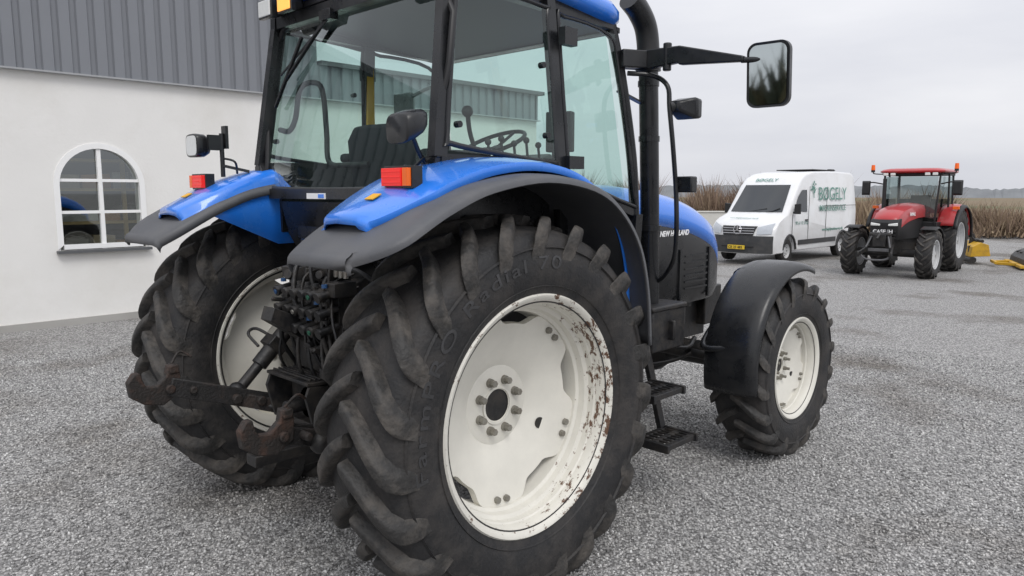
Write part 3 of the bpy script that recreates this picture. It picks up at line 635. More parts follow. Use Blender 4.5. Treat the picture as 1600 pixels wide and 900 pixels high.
for xa,xb,zt_ in((xL,xM,5.15),(xM,xR,ZL)):
    pts=[];x=xa
    while x<xb-.1:
        pts+=[(x,0),(x+.03,0),(x+.045,-.035),(x+.165,-.035),(x+.18,0)];x+=p
    pts=[q for q in pts if q[0]<=xb]
    w.grid([[(a,WY-.02+b_,z) for a,b_ in pts] for z in(3.20,zt_)])
w.box((xR+.02,WY+6,(3.2+ZL)/2),(.04,12,ZL-3.2))
w.box((xM,WY+6,4.45),(.04,12,1.5))
w.make('cladding',CLAD,HALL,smooth=0)
w=MB();w.box(((xL+xR)/2,WY-.045,3.195),(xR-xL+.06,.09,.02));w.make('flashing',mat('flashing',(.36,.37,.38),.5),HALL,smooth=0)
w=MB();w.prism([(WY-.25,5.1),(WY-.25,5.22),(WY+6,6.9),(WY+12.2,5.22),(WY+12.2,5.1),(WY+6,6.78)],xL-.3,xM+.2,ax='x')
w.prism([(WY-.12,ZL),(WY-.12,ZL+.07),(WY+12.1,ZL+.07),(WY+12.1,ZL)],xM+.03,xR+.12,ax='x')
w.make('roof',ROOFM,HALL,smooth=0)
w=MB()
def arch_frame(mb,ro,ri,zb0,zb1,ya,yb):
    o=[(cxw-ro,zb0)]+[(cxw+ro*math.cos(math.radians(a)),zs+ro*math.sin(math.radians(a))) for a in range(180,-1,-9)]+[(cxw+ro,zb0)]
    i=[(cxw-ri,zb1)]+[(cxw+ri*math.cos(math.radians(a)),zs+ri*math.sin(math.radians(a))) for a in range(180,-1,-9)]+[(cxw+ri,zb1)]
    rows=[[(q[0],y,q[1]) for q in L_] for L_,y in((o,ya),(i,ya),(i,yb),(o,yb),(o,ya))]
    mb.grid(rows); 
    mb.box((cxw,(ya+yb)/2,(zb0+zb1)/2),(2*ri,abs(yb-ya)*.98,abs(zb1-zb0)))
arch_frame(w,.550,.480,.985,1.045,WY-.012,WY+.08)
w.box((cxw,WY+.03,1.60),(.050,.05,1.35));w.box((cxw,WY+.032,1.46),(.97,.045,.038));w.box((cxw,WY+.032,1.87),(.97,.045,.038))
WN=w.make('arched_window',WFR,HALL,smooth=0)
w=MB();w.add([(x0,WY+.055,.98),(x1,WY+.055,.98)]+[(a,WY+.055,b_) for a,b_ in arch[::-1]],[tuple(range(2+len(arch)))]);w.make('window_pane',glass('window_glass',(.66,.70,.68),.20),WN,smooth=0)
w=MB();w.box((cxw,WY-.03,.955),(1.14,.12,.035));w.make('window_sill',SILL,WN,smooth=0)
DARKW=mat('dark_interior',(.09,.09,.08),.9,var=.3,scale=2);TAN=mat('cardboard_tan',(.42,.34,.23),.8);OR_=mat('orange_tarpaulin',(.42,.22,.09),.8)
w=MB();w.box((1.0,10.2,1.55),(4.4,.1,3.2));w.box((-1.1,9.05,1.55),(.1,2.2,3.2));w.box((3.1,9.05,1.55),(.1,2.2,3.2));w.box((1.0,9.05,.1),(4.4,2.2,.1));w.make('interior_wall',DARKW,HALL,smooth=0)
R=empty('storage_rack',(1.9,8.40,.15));tag(R,'steel storage rack with boxes behind the arched window','shelf')
w=MB()
for z in(.7,1.15,1.6,2.0): w.box((0,0,z),(2.6,.5,.04))
for x in(-1.25,-.4,.45,1.2): w.box((x,-.24,1.1),(.05,.05,2.2))
w.make('rack_frame',mat('rack_paint',(.40,.29,.12),.6),R,smooth=0)
w=MB();random.seed(5)
for z in(.72,1.17,1.62): 
    x=-1.2
    while x<1.1:
        a=random.uniform(.15,.5);b_=random.uniform(.08,.26);w.box((x+a/2,0,z+b_/2),(a*.9,.35,b_),random.choice([0,1,2,2,3]),(0,random.uniform(-4,4),0));x+=a
w.make('box_stack',[TAN,OR_,mat('pale_box',(.5,.5,.48),.7),DARKW],R,smooth=0)

# ---------------------------------------------------------------- ground
def gz(x): 
    t=np.clip((np.asarray(x)-3.6)/(18-3.6),0,1);return -.42*t*t*(3-2*t)
m,nt,b=new_mat('gravel');L=nt.links.new
tc=N(nt,'ShaderNodeTexCoord')
v=N(nt,'ShaderNodeTexVoronoi');v.inputs['Scale'].default_value=64;L(tc.outputs['Object'],v.inputs['Vector'])
v2=N(nt,'ShaderNodeTexVoronoi');v2.inputs['Scale'].default_value=120;L(tc.outputs['Object'],v2.inputs['Vector'])
sp=N(nt,'ShaderNodeSeparateColor');L(v.outputs['Color'],sp.inputs[0])
rp=N(nt,'ShaderNodeValToRGB');rp.color_ramp.elements[0].color=(.255,.253,.252,1);rp.color_ramp.elements[1].color=(.70,.692,.678,1);e_=rp.color_ramp.elements.new(.6);e_.color=(.445,.441,.436,1);L(sp.outputs[0],rp.inputs[0])
dk=N(nt,'ShaderNodeMapRange');dk.inputs[1].default_value=.3;dk.inputs[2].default_value=.8;dk.inputs[3].default_value=1.0;dk.inputs[4].default_value=.38;L(v.outputs['Distance'],dk.inputs[0])
ml=N(nt,'ShaderNodeMix',data_type='RGBA',blend_type='MULTIPLY');ml.inputs[0].default_value=1;L(rp.outputs[0],ml.inputs[6]);L(dk.outputs[0],ml.inputs[7])
n1=N(nt,'ShaderNodeTexNoise');n1.inputs['Scale'].default_value=.42;n1.inputs['Detail'].default_value=9;n1.inputs['Roughness'].default_value=.62;L(tc.outputs['Object'],n1.inputs['Vector'])
r1=N(nt,'ShaderNodeValToRGB');r1.color_ramp.elements[0].position=.36;r1.color_ramp.elements[0].color=(.60,.565,.525,1);r1.color_ramp.elements[1].position=.50;r1.color_ramp.elements[1].color=(1.02,1.01,1.0,1);L(n1.outputs['Fac'],r1.inputs[0])
m2=N(nt,'ShaderNodeMix',data_type='RGBA',blend_type='MULTIPLY');m2.inputs[0].default_value=1;L(ml.outputs[2],m2.inputs[6]);L(r1.outputs[0],m2.inputs[7])
sx=N(nt,'ShaderNodeSeparateXYZ');L(tc.outputs['Object'],sx.inputs[0])
s1=N(nt,'ShaderNodeMath',operation='MULTIPLY');L(sx.outputs[1],s1.inputs[0]);s1.inputs[1].default_value=.95
s2=N(nt,'ShaderNodeMath',operation='ADD');L(sx.outputs[0],s2.inputs[0]);L(s1.outputs[0],s2.inputs[1])
mm=N(nt,'ShaderNodeMapRange');mm.inputs[1].default_value=45;mm.inputs[2].default_value=47;L(s2.outputs[0],mm.inputs[0])
n2=N(nt,'ShaderNodeTexNoise');n2.inputs['Scale'].default_value=.02;L(tc.outputs['Object'],n2.inputs['Vector'])
r2=N(nt,'ShaderNodeValToRGB');r2.color_ramp.elements[0].color=(.13,.15,.075,1);r2.color_ramp.elements[1].color=(.20,.155,.10,1);r2.color_ramp.elements[0].position=.40;r2.color_ramp.elements[1].position=.50;L(n2.outputs['Fac'],r2.inputs[0])
m3=N(nt,'ShaderNodeMix',data_type='RGBA');L(mm.outputs[0],m3.inputs[0]);L(m2.outputs[2],m3.inputs[6]);L(r2.outputs[0],m3.inputs[7]);L(m3.outputs[2],b.inputs['Base Color'])
b.inputs['Roughness'].default_value=.85;b.inputs['Specular IOR Level'].default_value=.3
mb_=N(nt,'ShaderNodeMath',operation='ADD');L(v.outputs['Distance'],mb_.inputs[0]);L(v2.outputs['Distance'],mb_.inputs[1])
bp=N(nt,'ShaderNodeBump',invert=True);bp.inputs['Strength'].default_value=.8;bp.inputs['Distance'].default_value=.010;L(mb_.outputs[0],bp.inputs['Height']);L(bp.outputs[0],b.inputs['Normal'])
GRAV=m
gx=[-900,-300,-100,-40,-20,-10,-5,0]+[3+k*.75 for k in range(24)]+[22,26,32,40,60,100,200,400,900,1500]
gy=[-900,-300,-100,-40,-10,0,10,40,100,300,900,1500]
g=MB();g.grid([[(x,y,float(gz(x))) for y in gy] for x in gx])
G=g.make('ground',GRAV,smooth=60);G['kind']='structure';G['label']='grey crushed-stone gravel yard with meadow beyond';G['category']='ground'
C0=np.array([-2.19,-3.13])
n=125000
d=2.3+ (rng.random(n)**.70)*7.0
ang=np.radians(44.4)+rng.uniform(-.72,.72,n)
px=C0[0]+d*np.cos(ang);py=C0[1]+d*np.sin(ang)
k=(py<7.45);px,py=px[k],py[k];n=len(px)
base=np.array([[1,0,0],[-1,0,0],[0,1,0],[0,-1,0],[0,0,1],[0,0,-1]],float)
sz=rng.uniform(.0046,.0104,n)
V=base[None]*(.7+.6*rng.random((n,6,1)))*sz[:,None,None]*(np.stack([rng.uniform(.8,1.4,n),rng.uniform(.7,1.1,n),rng.uniform(.5,.9,n)],1)[:,None,:])
def rot(V,a,i,j):
    c,s_=np.cos(a)[:,None],np.sin(a)[:,None];x,y=V[:,:,i].copy(),V[:,:,j].copy();V[:,:,i]=c*x-s_*y;V[:,:,j]=s_*x+c*y
rot(V,rng.uniform(0,6.28,n),0,2);rot(V,rng.uniform(-.7,.7,n),1,2);rot(V,rng.uniform(0,6.28,n),0,1)
V[:,:,0]+=px[:,None];V[:,:,1]+=py[:,None];V[:,:,2]+=(gz(px)+sz*rng.uniform(.1,.6,n))[:,None]
Fo=np.array([[0,2,4],[2,1,4],[1,3,4],[3,0,4],[2,0,5],[1,2,5],[3,1,5],[0,3,5]])
def np_mesh(name,V,F,mi,mats):
    me=bpy.data.meshes.new(name);me.vertices.add(len(V));me.vertices.foreach_set('co',V.ravel().astype(np.float32))
    me.loops.add(F.size);me.loops.foreach_set('vertex_index',F.ravel().astype(np.int32));me.polygons.add(len(F));me.polygons.foreach_set('loop_start',np.arange(0,F.size,3,dtype=np.int32))
    for q in mats:me.materials.append(q)
    me.polygons.foreach_set('material_index',mi.astype(np.int32));me.update(calc_edges=True);me.validate()
    o=bpy.data.objects.new(name,me);COL.objects.link(o);return o
F=(Fo[None]+(np.arange(n)*6)[:,None,None]).reshape(-1,3)
mi=np.repeat(rng.choice(5,n,p=[.12,.28,.31,.21,.08]),8)
def stone_mat(name,c):
    m,nt,b=new_mat(name);L=nt.links.new
    tc=N(nt,'ShaderNodeTexCoord');n1=N(nt,'ShaderNodeTexNoise');n1.inputs['Scale'].default_value=.42;n1.inputs['Detail'].default_value=9;n1.inputs['Roughness'].default_value=.62;L(tc.outputs['Object'],n1.inputs['Vector'])
    r1=N(nt,'ShaderNodeValToRGB');r1.color_ramp.elements[0].position=.36;r1.color_ramp.elements[0].color=c4([c[0]*.62,c[1]*.585,c[2]*.55]);r1.color_ramp.elements[1].position=.50;r1.color_ramp.elements[1].color=c4(c);L(n1.outputs['Fac'],r1.inputs[0])
    L(r1.outputs[0],b.inputs['Base Color']);b.inputs['Roughness'].default_value=.85;b.inputs['Specular IOR Level'].default_value=.3;return m
st=[stone_mat('stone_%s'%q,c) for q,c in(('dark',(.19,.188,.187)),('grey',(.31,.308,.305)),('mid',(.43,.426,.42)),('light',(.54,.535,.525)),('pale',(.70,.695,.68)))]
O=np_mesh('gravel',V.reshape(-1,3),F,mi,st);O['kind']='stuff';O['label']='loose crushed grey stones on the yard';O['category']='gravel'

# ---------------------------------------------------------------- hedges
def blades(name,pa,pb,n,depth,h0,h1,cols,label,cat,lean=.25,w=.03,clump=3.0,base=-.42):
    t=rng.random(n);pa=np.array(pa);pb=np.array(pb);dirv=(pb-pa);ln=np.linalg.norm(dirv);u=dirv/ln;nv=np.array([-u[1],u[0]])
    P=pa+t[:,None]*dirv+ (rng.uniform(-.5,.5,n)*depth)[:,None]*nv
    hm=.70+.26*np.sin(t*ln/clump+1.3)*np.sin(t*ln/clump*2.7)+.16*np.sin(t*ln*1.9)+.10*np.sin(t*ln*5.1)
    H=rng.uniform(.35,1,n)*(h0+(h1-h0)*t)*hm.clip(.4,1.2)
    st_=rng.random(n)*.5*H
    a=rng.uniform(0,6.28,n);lx=rng.normal(0,lean,n)*H;ly=rng.normal(0,lean,n)*H
    B=np.stack([P[:,0],P[:,1],base+st_],1)
    wv=np.stack([np.cos(a),np.sin(a),0*a],1)*(w*rng.uniform(.6,1.4,n))[:,None]
    Tp=B+np.stack([lx,ly,H-st_*.6],1)
    V=np.stack([B-wv,B+wv,Tp],1).reshape(-1,3)
    F=np.arange(3*n).reshape(-1,3)
    cl=(np.sin(t*ln*1.3)+np.sin(t*ln*.6+2)+rng.normal(0,.9,n)); mi=np.clip(((cl+2.2)/4.4*len(cols)).astype(int),0,len(cols)-1)
    mats=[mat(name+'_tone_%d'%i,c,.9,var=.2,spec=.1) for i,c in enumerate(cols)]
    o=np_mesh(name,V,F,mi,mats);o['kind']='stuff';o['label']=label;o['category']=cat;return o
br=[(.15,.115,.085),(.20,.135,.10),(.25,.175,.13),(.18,.125,.10),(.29,.215,.155)]
blades('hedge',(24,36),(44,9),32000,5,4.0,2.6,br,'bare brown winter shrubs along the yard edge','hedge',lean=.26,w=.036)
blades('reed_grass',(36,11.5),(51,-9),22000,6,1.75,1.35,[(.18,.135,.10),(.24,.175,.125),(.30,.225,.155),(.22,.16,.12),(.36,.28,.19)],'low brown winter scrub and reeds behind the machines','grass',lean=.30,w=.034,clump=1.7)
blades('hedge',(-45,-40),(-45,60),6000,6,7,6,[(.05,.05,.03),(.08,.07,.04),(.04,.045,.03)],'bare trees behind the yard','hedge',lean=.2,w=.3,base=0,clump=9)
ht=MB();top=[];bot=[]
random.seed(11)
for i in range(520):
    a=math.radians(-30+i*.21);x=math.cos(a)*320;y=math.sin(a)*320;z=4.4+1.2*math.sin(i*.055)+random.uniform(-.4,.4)+.6*math.sin(i*.155)
    top.append((x,y,z));bot.append((x*.97,y*.97,-1))
ht.grid([bot,top]);q=ht.make('hills',mat('distant_woods',(.22,.23,.24),1,var=.3,scale=.15,spec=0),smooth=0);q['kind']='structure';q['label']='low distant wooded ridge';q['category']='hill'

# ---------------------------------------------------------------- van
VW=mat('white_van_paint',(.78,.79,.80),.3,var=.03,coat=.4,dirt=(.5,.47,.43),damt=.3,dscale=2)
VD=mat('dark_grey_bumper',(.035,.037,.04),.55,var=.1,dirt=(.12,.11,.10),damt=.5)
CHR=mat('chrome',(.7,.7,.72),.15,metal=1,var=.03)
van=empty('delivery_van',(18.15,7.45,-.40),178.5,1.04);tag(van,'white high-roof delivery van with dark bumper and green lettering','van')
def arc(cx,cz,r,a0,a1,n=9): return [(cx+r*math.cos(math.radians(a0+(a1-a0)*i/n)),cz+r*math.sin(math.radians(a0+(a1-a0)*i/n))) for i in range(n+1)]
out=[(-.06,.30),(-.01,.42),(0,.62),(-.02,.85),(-.07,1.02),(-.2,1.15),(-.5,1.28),(-.90,1.42),(-1.32,1.85),(-1.68,2.24),(-1.95,2.45),(-2.3,2.58),(-2.9,2.65),(-4.5,2.68),(-5.7,2.66),(-5.85,2.56),(-5.92,1.5),(-5.92,.45),(-5.4,.36)]
out+=[(-5.3,.36)]+arc(-4.85,.36,.44,180,0)+[(-4.3,.34),(-1.6,.34)]+arc(-1.02,.36,.44,180,0)+[(-.5,.30)]
def xf(x,y): return x-(.27*(abs(y)/1.0)**2.4)*max(0,min(1,(x+2.2)/2.0))
def ysc(z): return 1.0-max(0,(z-1.2))*.065-max(0,z-2.4)*.22
b=MB();rings=[]
for y,ins in((-1.0,.05),(-.985,.02),(-.95,.005),(-.88,0),(-.75,0),(-.6,0),(-.3,0),(0,0),(.3,0),(.6,0),(.75,0),(.88,0),(.95,.005),(.985,.02),(1.0,.05)):
    cx,cz=-3,1.4
    rings.append([(xf(x+(ins if x<cx else -ins),y),y*ysc(z),z+(ins*.6 if z<cz else -ins*1.6)) for x,z in out])
b.loft(rings);VB=b.make('van_body',VW,van,smooth=35)
fx=sorted([(z,x) for x,z in out[1:13]])
def front(y,z,o=.012): return Vector((xf(float(np.interp(z,[q[0] for q in fx],[q[1] for q in fx])),y)+o,y*ysc(z),z+o*.5))
def patch(poly_rows,mats,name,parent,mi=0):
    p=MB();p.grid(poly_rows,mi);return p.make(name,mats,parent,smooth=60)
ys=np.linspace(-1,1,17)
patch([[front(y*(.82-.06*k/6),1.46+.78*k/6) for y in ys] for k in range(7)],DARKGL,'windscreen',VB)
patch([[front(y*.97,.31+.49*k/5,.02) for y in ys] for k in range(6)],VD,'front_bumper',VB)
patch([[front(y*(.46+.08*k/4),.80+.27*k/4,.022) for y in ys] for k in range(5)],RUB,'grille',VB)
p=MB()
for z in(.86,.93,1.0): p.tube([front(y*.48,z,.034) for y in ys],.008,sm=1,n=6)
p.make('grille_bar',CHR,VB)
p=MB()
c_=front(0,.95,.05);p.tube([c_+Vector((0,.12*math.cos(a),.12*math.sin(a))) for a in np.linspace(0,2*math.pi,18,endpoint=False)],.016,sm=1,closed=True,n=6)
for a in(90,210,330): p.beam(c_,c_+Vector((0,.115*math.cos(math.radians(a)),.115*math.sin(math.radians(a)))),.03,.022)
p.make('grille_badge',CHR,VB)
HLM=mat('headlight_lens',(.45,.48,.52),.08,var=.2,scale=30,spec=.9)
for s in(-1,1):
    patch([[front(s*(.56+.37*j/5),.84+.02*j/5+(.20+.10*j/5)*k/3,.024) for j in range(6)] for k in range(4)],HLM,'headlight',VB)
p=MB();p.tube([front(y,.50,.024) for y in np.linspace(-.5,.5,9)],.02,sm=1,n=6);p.make('bumper_trim',RUB,VB)
p=MB();c_=front(0,.46,.05);p.box(c_,(.02,.52,.115),0);text_on(p,'CR 23 483',.10,c_+Vector((.012,-.24,-.036)),(0,1,0),(0,0,1),1,bold=.002,ext=.001);p.make('licence_plate',[mat('plate_yellow',(.75,.52,.04),.5,var=.03),RUB],VB,smooth=0)
for pts in([(-.97,-.45,1.44),(-.95,-.1,1.48),(-1.02,.35,1.56)],[(-.97,.2,1.44),(-.97,.5,1.48),(-1.08,.72,1.58)]):
    p=MB();p.tube(pts,.012,n=6);p.make('wiper',RUB,VB)
for s in(-1,1):
    p=MB();yy=lambda z:s*(ysc(z)*1.0+.006)
    p.add([(-1.42,yy(1.50),1.50),(-2.25,yy(1.46),1.46),(-2.25,yy(2.10),2.10),(-1.95,yy(2.10),2.10),(-1.70,yy(1.92),1.92)],[(0,1,2,3,4)]);p.make('side_window',DARKGL,VB,smooth=0)
    p=MB()
    for x in(-1.30,-2.33,-3.55): p.box((x,s*1.001,1.35 if x<-1.32 else 1.0),(.012,.01,1.7 if x<-1.32 else .8))
    p.box((-3.0,s*1.004,.58),(2.6,.03,.14));p.box((-5.6,s*1.004,.58),(.5,.03,.14));p.box((-2.2,s*1.008,1.22),(.16,.03,.04));p.box((-4.6,s*1.003,1.62),(2.4,.012,.015))
    p.tube([(xf(a,1.0)+.0,s*.992,b_) for a,b_ in arc(-1.02,.36,.46,5,175)],.035,n=6,sm=1);p.tube([(a,s*.992,b_) for a,b_ in arc(-4.85,.36,.46,5,175)],.035,n=6,sm=1)
    p.make('side_trim',VD,VB,smooth=0)
    p=MB();p.loft([[(x,s*yv,1.55+z) for z in(-.14,.14)]+[(x,s*(yv+.17),1.55+z) for z in(.16,-.14)] for x,yv in((-1.42,1.02),(-1.32,1.02))]);p.box((-1.38,s*1.0,1.45),(.06,.12,.06));p.make('wing_mirror',RUB,VB,bevel=.02,smooth=0)
    for cx in(-1.10,-4.85):
        p=MB();y=s*.86
        p.lathe([(.20,-.10),(.30,-.11),(.345,-.09),(.355,0),(.345,.09),(.30,.11),(.205,.10)],32,mi=0,closed=True,sy=s)
        wh=p.make('wheel',[TYRE],van,loc=(cx,y,.355))
        p=MB();p.lathe([(.0,.05),(.06,.05),(.08,.03),(.17,.05),(.20,.09),(.21,.10)],32,sy=s)
        for q in range(8):
            a=2*math.pi*q/8;p.cyl((.13*math.cos(a),s*.03,.13*math.sin(a)),(.13*math.cos(a),s*.048,.13*math.sin(a)),.018,n=8,mi=1)
        p.make('rim',[SILV,RUB],wh)
p=MB();p.box((-3,0,.55),(5.0,1.5,.35));p.box((-1.10,0,.55),(.9,1.5,.5));p.box((-4.85,0,.55),(.9,1.6,.5));p.make('underbody',RUB,van,smooth=0)
GTX=mat('green_vinyl',(.13,.29,.24),.5,var=.05)
o=lambda x,z:(x,ysc(z)*1.0+.006,z)
p=MB();text_on(p,'BØGELY',.56,o(-3.05,1.80),(-1,0,0),(0,-.075,1),0,bold=.0,ext=.002);p.make('side_lettering',GTX,VB,smooth=0)
p=MB();text_on(p,'MASKINSERVICE',.27,o(-3.1,1.46),(-1,0,0),(0,-.05,1),0,bold=.001,ext=.002);p.make('side_lettering',GTX,VB,smooth=0)
p=MB();text_on(p,'www.bøgelymaskinservice.dk',.13,o(-3.3,.86),(-1,0,0),(0,0,1),0,ext=.002);p.make('side_lettering',GTX,VB,smooth=0)
p=MB();text_on(p,'Tlf. 61 12 13 22',.13,o(-1.48,1.10),(-1,0,0),(0,0,1),0,ext=.002);p.make('side_lettering',GTX,VB,smooth=0)
p=MB();rr0=random.Random(4)
for q in range(34):
    a=rr0.uniform(0,6.28);r_=rr0.uniform(0,.17);x=-2.72+r_*math.cos(a)*1.1;z=2.18+r_*math.sin(a)
    p.cyl((x,ysc(z)+.001,z),(x,ysc(z)+.008,z),rr0.uniform(.015,.035),n=7)
p.beam((-2.72,ysc(1.85)+.008,1.86),(-2.72,ysc(2.1)+.008,2.1),.006,.03);p.make('tree_emblem',GTX,VB,smooth=0)
p=MB();c_=front(-.50,2.34,.03);text_on(p,'BØGELY',.19,c_,(0,1,0),(-.75,0,.6),0,bold=.001,ext=.002);p.make('front_lettering',GTX,VB,smooth=0)
p=MB();c_=front(-.5,1.25,.03);text_on(p,'www.bøgelymaskinservice.dk',.075,c_+Vector((0,0,.02)),(0,1,0),(-.8,0,.3),0,ext=.002);p.make('front_lettering',GTX,VB,smooth=0)
p=MB();p.box((-4.2,0,2.72),(1.6,1.2,.03));p.box((-4.9,.5,2.73),(.3,.1,.06));p.make('roof_rack',RUB,VB,smooth=0)

# ---------------------------------------------------------------- red tractor
RED=mat('red_paint',(.42,.018,.024),.3,var=.06,coat=.4,dirt=(.2,.08,.06),damt=.3)
T2=empty('tractor',(20.6,3.25,-.42),181.5);tag(T2,'red tractor with silver wheels and orange beacons parked beside the van','tractor')
tm2=tyre_mesh(.86,.22,.46,18,'rear_tyre',1.0);fm2=tyre_mesh(.62,.18,.34,16,'front_tyre',.9)
for s in(-1,1):
    wheel(T2,(0,s*.84,.84),s,.86,.22,.46,tm2,SILV,-.03,name='rear_wheel');wheel(T2,(2.45,s*.88,.60),s,.62,.18,.34,fm2,SILV,.03,nb=8,bc=.09,name='front_wheel')
b=MB();rows=[]
for x,z,w in((.95,1.84,.38),(1.6,1.83,.38),(2.3,1.76,.36),(2.75,1.66,.34),(2.98,1.55,.31),(3.06,1.47,.27)):
    rows.append([Vector((x,y*w,z+h)) for y,h in((-1,-.36),(-1,-.16),(-.88,-.05),(-.55,-.01),(0,.015),(.55,-.01),(.88,-.05),(1,-.16),(1,-.36))])
cols=list(zip(*rows));cc=[cr(c,3) for c in cols];rows=[list(r) for r in zip(*cc)]
b.loft(rows);HB2=b.make('hood',RED,T2,smooth=45)
b=MB();b.prism([(3.08,.95),(3.12,1.38),(3.06,1.46),(2.9,1.48),(.95,1.44),(.95,.95)],-.33,.33)
for z in(1.0,1.08,1.16): b.box((3.12,0,z),(.03,.56,.02))
b.make('grille',RUB,HB2,bevel=.01)
for s in(-1,1):
    b=MB();b.loft([[(3.105,s*(.20+a),1.33+c_+.02*(a>0)) for a,c_ in((-.11,-.03),(.12,-.03),(.12,.04),(-.11,.02))],[(3.14,s*(.20+a*.9),1.33+c_*.9) for a,c_ in((-.11,-.03),(.12,-.03),(.12,.04),(-.11,.02))]]);b.make('headlight',LAMP,HB2,bevel=.01,smooth=0)
b=MB();text_on(b,'CASE IH',.13,(3.142,-.25,1.12),(0,1,0),(0,0,1),bold=.003,ext=.001);b.make('grille_lettering',WHITET,HB2,smooth=0)
b=MB();text_on(b,'FARMALL',.12,(2.4,.385,1.54),(-1,0,0),(0,0,1),bold=.003,ext=.001);b.make('hood_lettering',WHITET,HB2,smooth=0)
b=MB();b.box((1.5,0,.85),(3.0,.5,.5));b.box((.2,0,1.2),(.9,1.1,.5));b.cyl((2.45,-.8,.6),(2.45,.8,.6),.10);b.cyl((0,-.7,.84),(0,.7,.84),.16);b.box((3.2,0,.85),(.3,.5,.35))
for s in(-1,1):
    b.beam((3.2,s*.25,.8),(3.75,s*.38,.62),.05,.1);b.beam((3.35,s*.22,1.1),(3.45,s*.3,.7),.05,.05);b.prism([(3.7,.55),(3.72,.7),(3.78,.68),(3.8,.62),(3.86,.7),(3.84,.55)],s*.38-.03,s*.38+.03)
    b.box((1.0,s*.6,.75),(.5,.3,.4))
b.cyl((3.35,-.25,1.1),(3.35,.25,1.1),.05);b.box((3.4,0,.95),(.1,.3,.3));b.beam((3.3,0,1.15),(3.6,0,1.0),.05,.05)
b.make('chassis',BLACKM,T2,bevel=.01)
DST=mat('dark_steel',(.12,.12,.125),.5,metal=.3,var=.3)
b=MB();b.tube([(3.62,-.38,.62),(3.66,-.2,.50),(3.66,.2,.50),(3.62,.38,.62)],.024);b.cyl((3.3,-.14,1.2),(3.5,-.28,.78),.022);b.cyl((3.3,.14,1.2),(3.5,.28,.78),.022);b.box((3.42,0,.72),(.08,.5,.08));b.make('front_linkage',DST,T2,bevel=.01)
b=MB()
for s in(-1,1):
    b.beam((-.45,s*.68,1.5),(-.35,s*.68,2.62),.05,.07);b.beam((.35,s*.78,1.2),(.35,s*.74,2.62),.045,.05);b.beam((1.05,s*.62,1.3),(.98,s*.68,2.62),.045,.05);b.beam((-.35,s*.7,2.61),(1.0,s*.7,2.61),.06,.06);b.beam((.35,s*.8,1.25),(1.05,s*.66,1.25),.04,.2)
b.beam((1.0,-.66,2.61),(1.0,.66,2.61),.06,.06);b.beam((-.35,-.66,2.61),(-.35,.66,2.61),.06,.06);b.box((.35,0,1.25),(1.4,1.3,.2));b.box((.0,0,1.70),(.15,.5,.7));b.box((.2,0,1.5),(.5,.5,.15));b.box((.9,0,1.6),(.15,.3,.4));b.box((-.3,0,1.75),(.06,1.3,.4))
b.cyl((1.15,-.62,1.3),(1.15,-.62,2.5),.05)
C2=b.make('cab',RUB,T2,bevel=.01)
CG2=glass('grey_cab_glass',(.52,.60,.59),.13)
b=MB();b.add([(1.03,-.6,1.45),(1.03,.6,1.45),(.99,.64,2.55),(.99,-.64,2.55)],[(0,1,2,3)]);b.make('windscreen',CG2,C2,smooth=0)
for s in(-1,1):
    b=MB();b.add([(x,s*y,z) for x,y,z in((-.4,.69,1.6),(1.03,.66,1.45),(.98,.68,2.55),(-.35,.69,2.55))],[(0,1,2,3)]);b.make('side_window',CG2,C2,smooth=0)
b=MB();b.loft([rrect(-.5+i,1.2-i,.80-i,z,z,.25*(1-i)) for i,z in((.05,2.64),(0,2.67),(0,2.70),(.05,2.74),(.2,2.77))]);r_=b.make('cab_roof',RED,C2,smooth=50)
for y in(-.6,-.42,.42,.6):
    b=MB();b.box((1.18,y,2.61),(.06,.12,.07));b.make('work_light',LAMP,r_,bevel=.01,smooth=0)
for s in(-1,1):
    b=MB();b.tube([(.9,s*.72,2.62),(.9,s*.98,2.64),(.9,s*1.02,2.70)],.015);b.cyl((.9,s*1.02,2.68),(.9,s*1.02,2.74),.05,mi=0);b.cyl((.9,s*1.02,2.74),(.9,s*1.02,2.88),.055,.045,mi=1);b.make('beacon',[RUB,ORANGEL],C2)
    b=MB();b.tube([(1.0,s*.7,2.35),(1.05,s*.95,2.4),(1.08,s*1.1,2.38)],.018);b.loft([[(x,s*1.12+y*k,2.25+z*k) for y,z in((-.11,-.2),(.11,-.2),(.11,.2),(-.11,.2))] for x,k in((1.04,.9),(1.07,1),(1.14,.8))]);b.make('side_mirror',RUB,C2,bevel=.02)
    b=MB();rows=[]
    for i in range(22):
        a=math.radians(175-150*i/21);rows.append([(.92*math.cos(a),s*y,.86+(.92+h)*math.sin(a)) for y,h in((.62,-.02),(.64,0),(.85,.03),(1.0,.01),(1.06,-.04))])
    b.grid(rows);b.make('rear_mudguard',RED,T2,smooth=50,solid=.03)
    b=MB();rows=[]
    for i in range(22):
        a=math.radians(178-158*i/21);rows.append([(.95*math.cos(a),s*y,.86+(.95+h)*math.sin(a)) for y,h in((1.03,-.02),(1.09,-.03),(1.13,-.09))])
    b.grid(rows);b.make('mudguard_edge',RUB,T2,smooth=50,solid=.03)
    b=MB();rows=[]
    for i in range(16):
        a=math.radians(175-110*i/15);rows.append([(2.45+.68*math.cos(a),s*y,.60+(.68+h)*math.sin(a)) for y,h in((.70,-.03),(.74,0),(1.04,0),(1.08,-.03))])
    b.grid(rows);b.make('front_mudguard',RUB,T2,smooth=50,solid=.02)
    b=MB();b.box((.55,s*1.0,1.72),(.05,.16,.08));b.make('marker_light',ORANGEL,C2,bevel=.01,smooth=0)

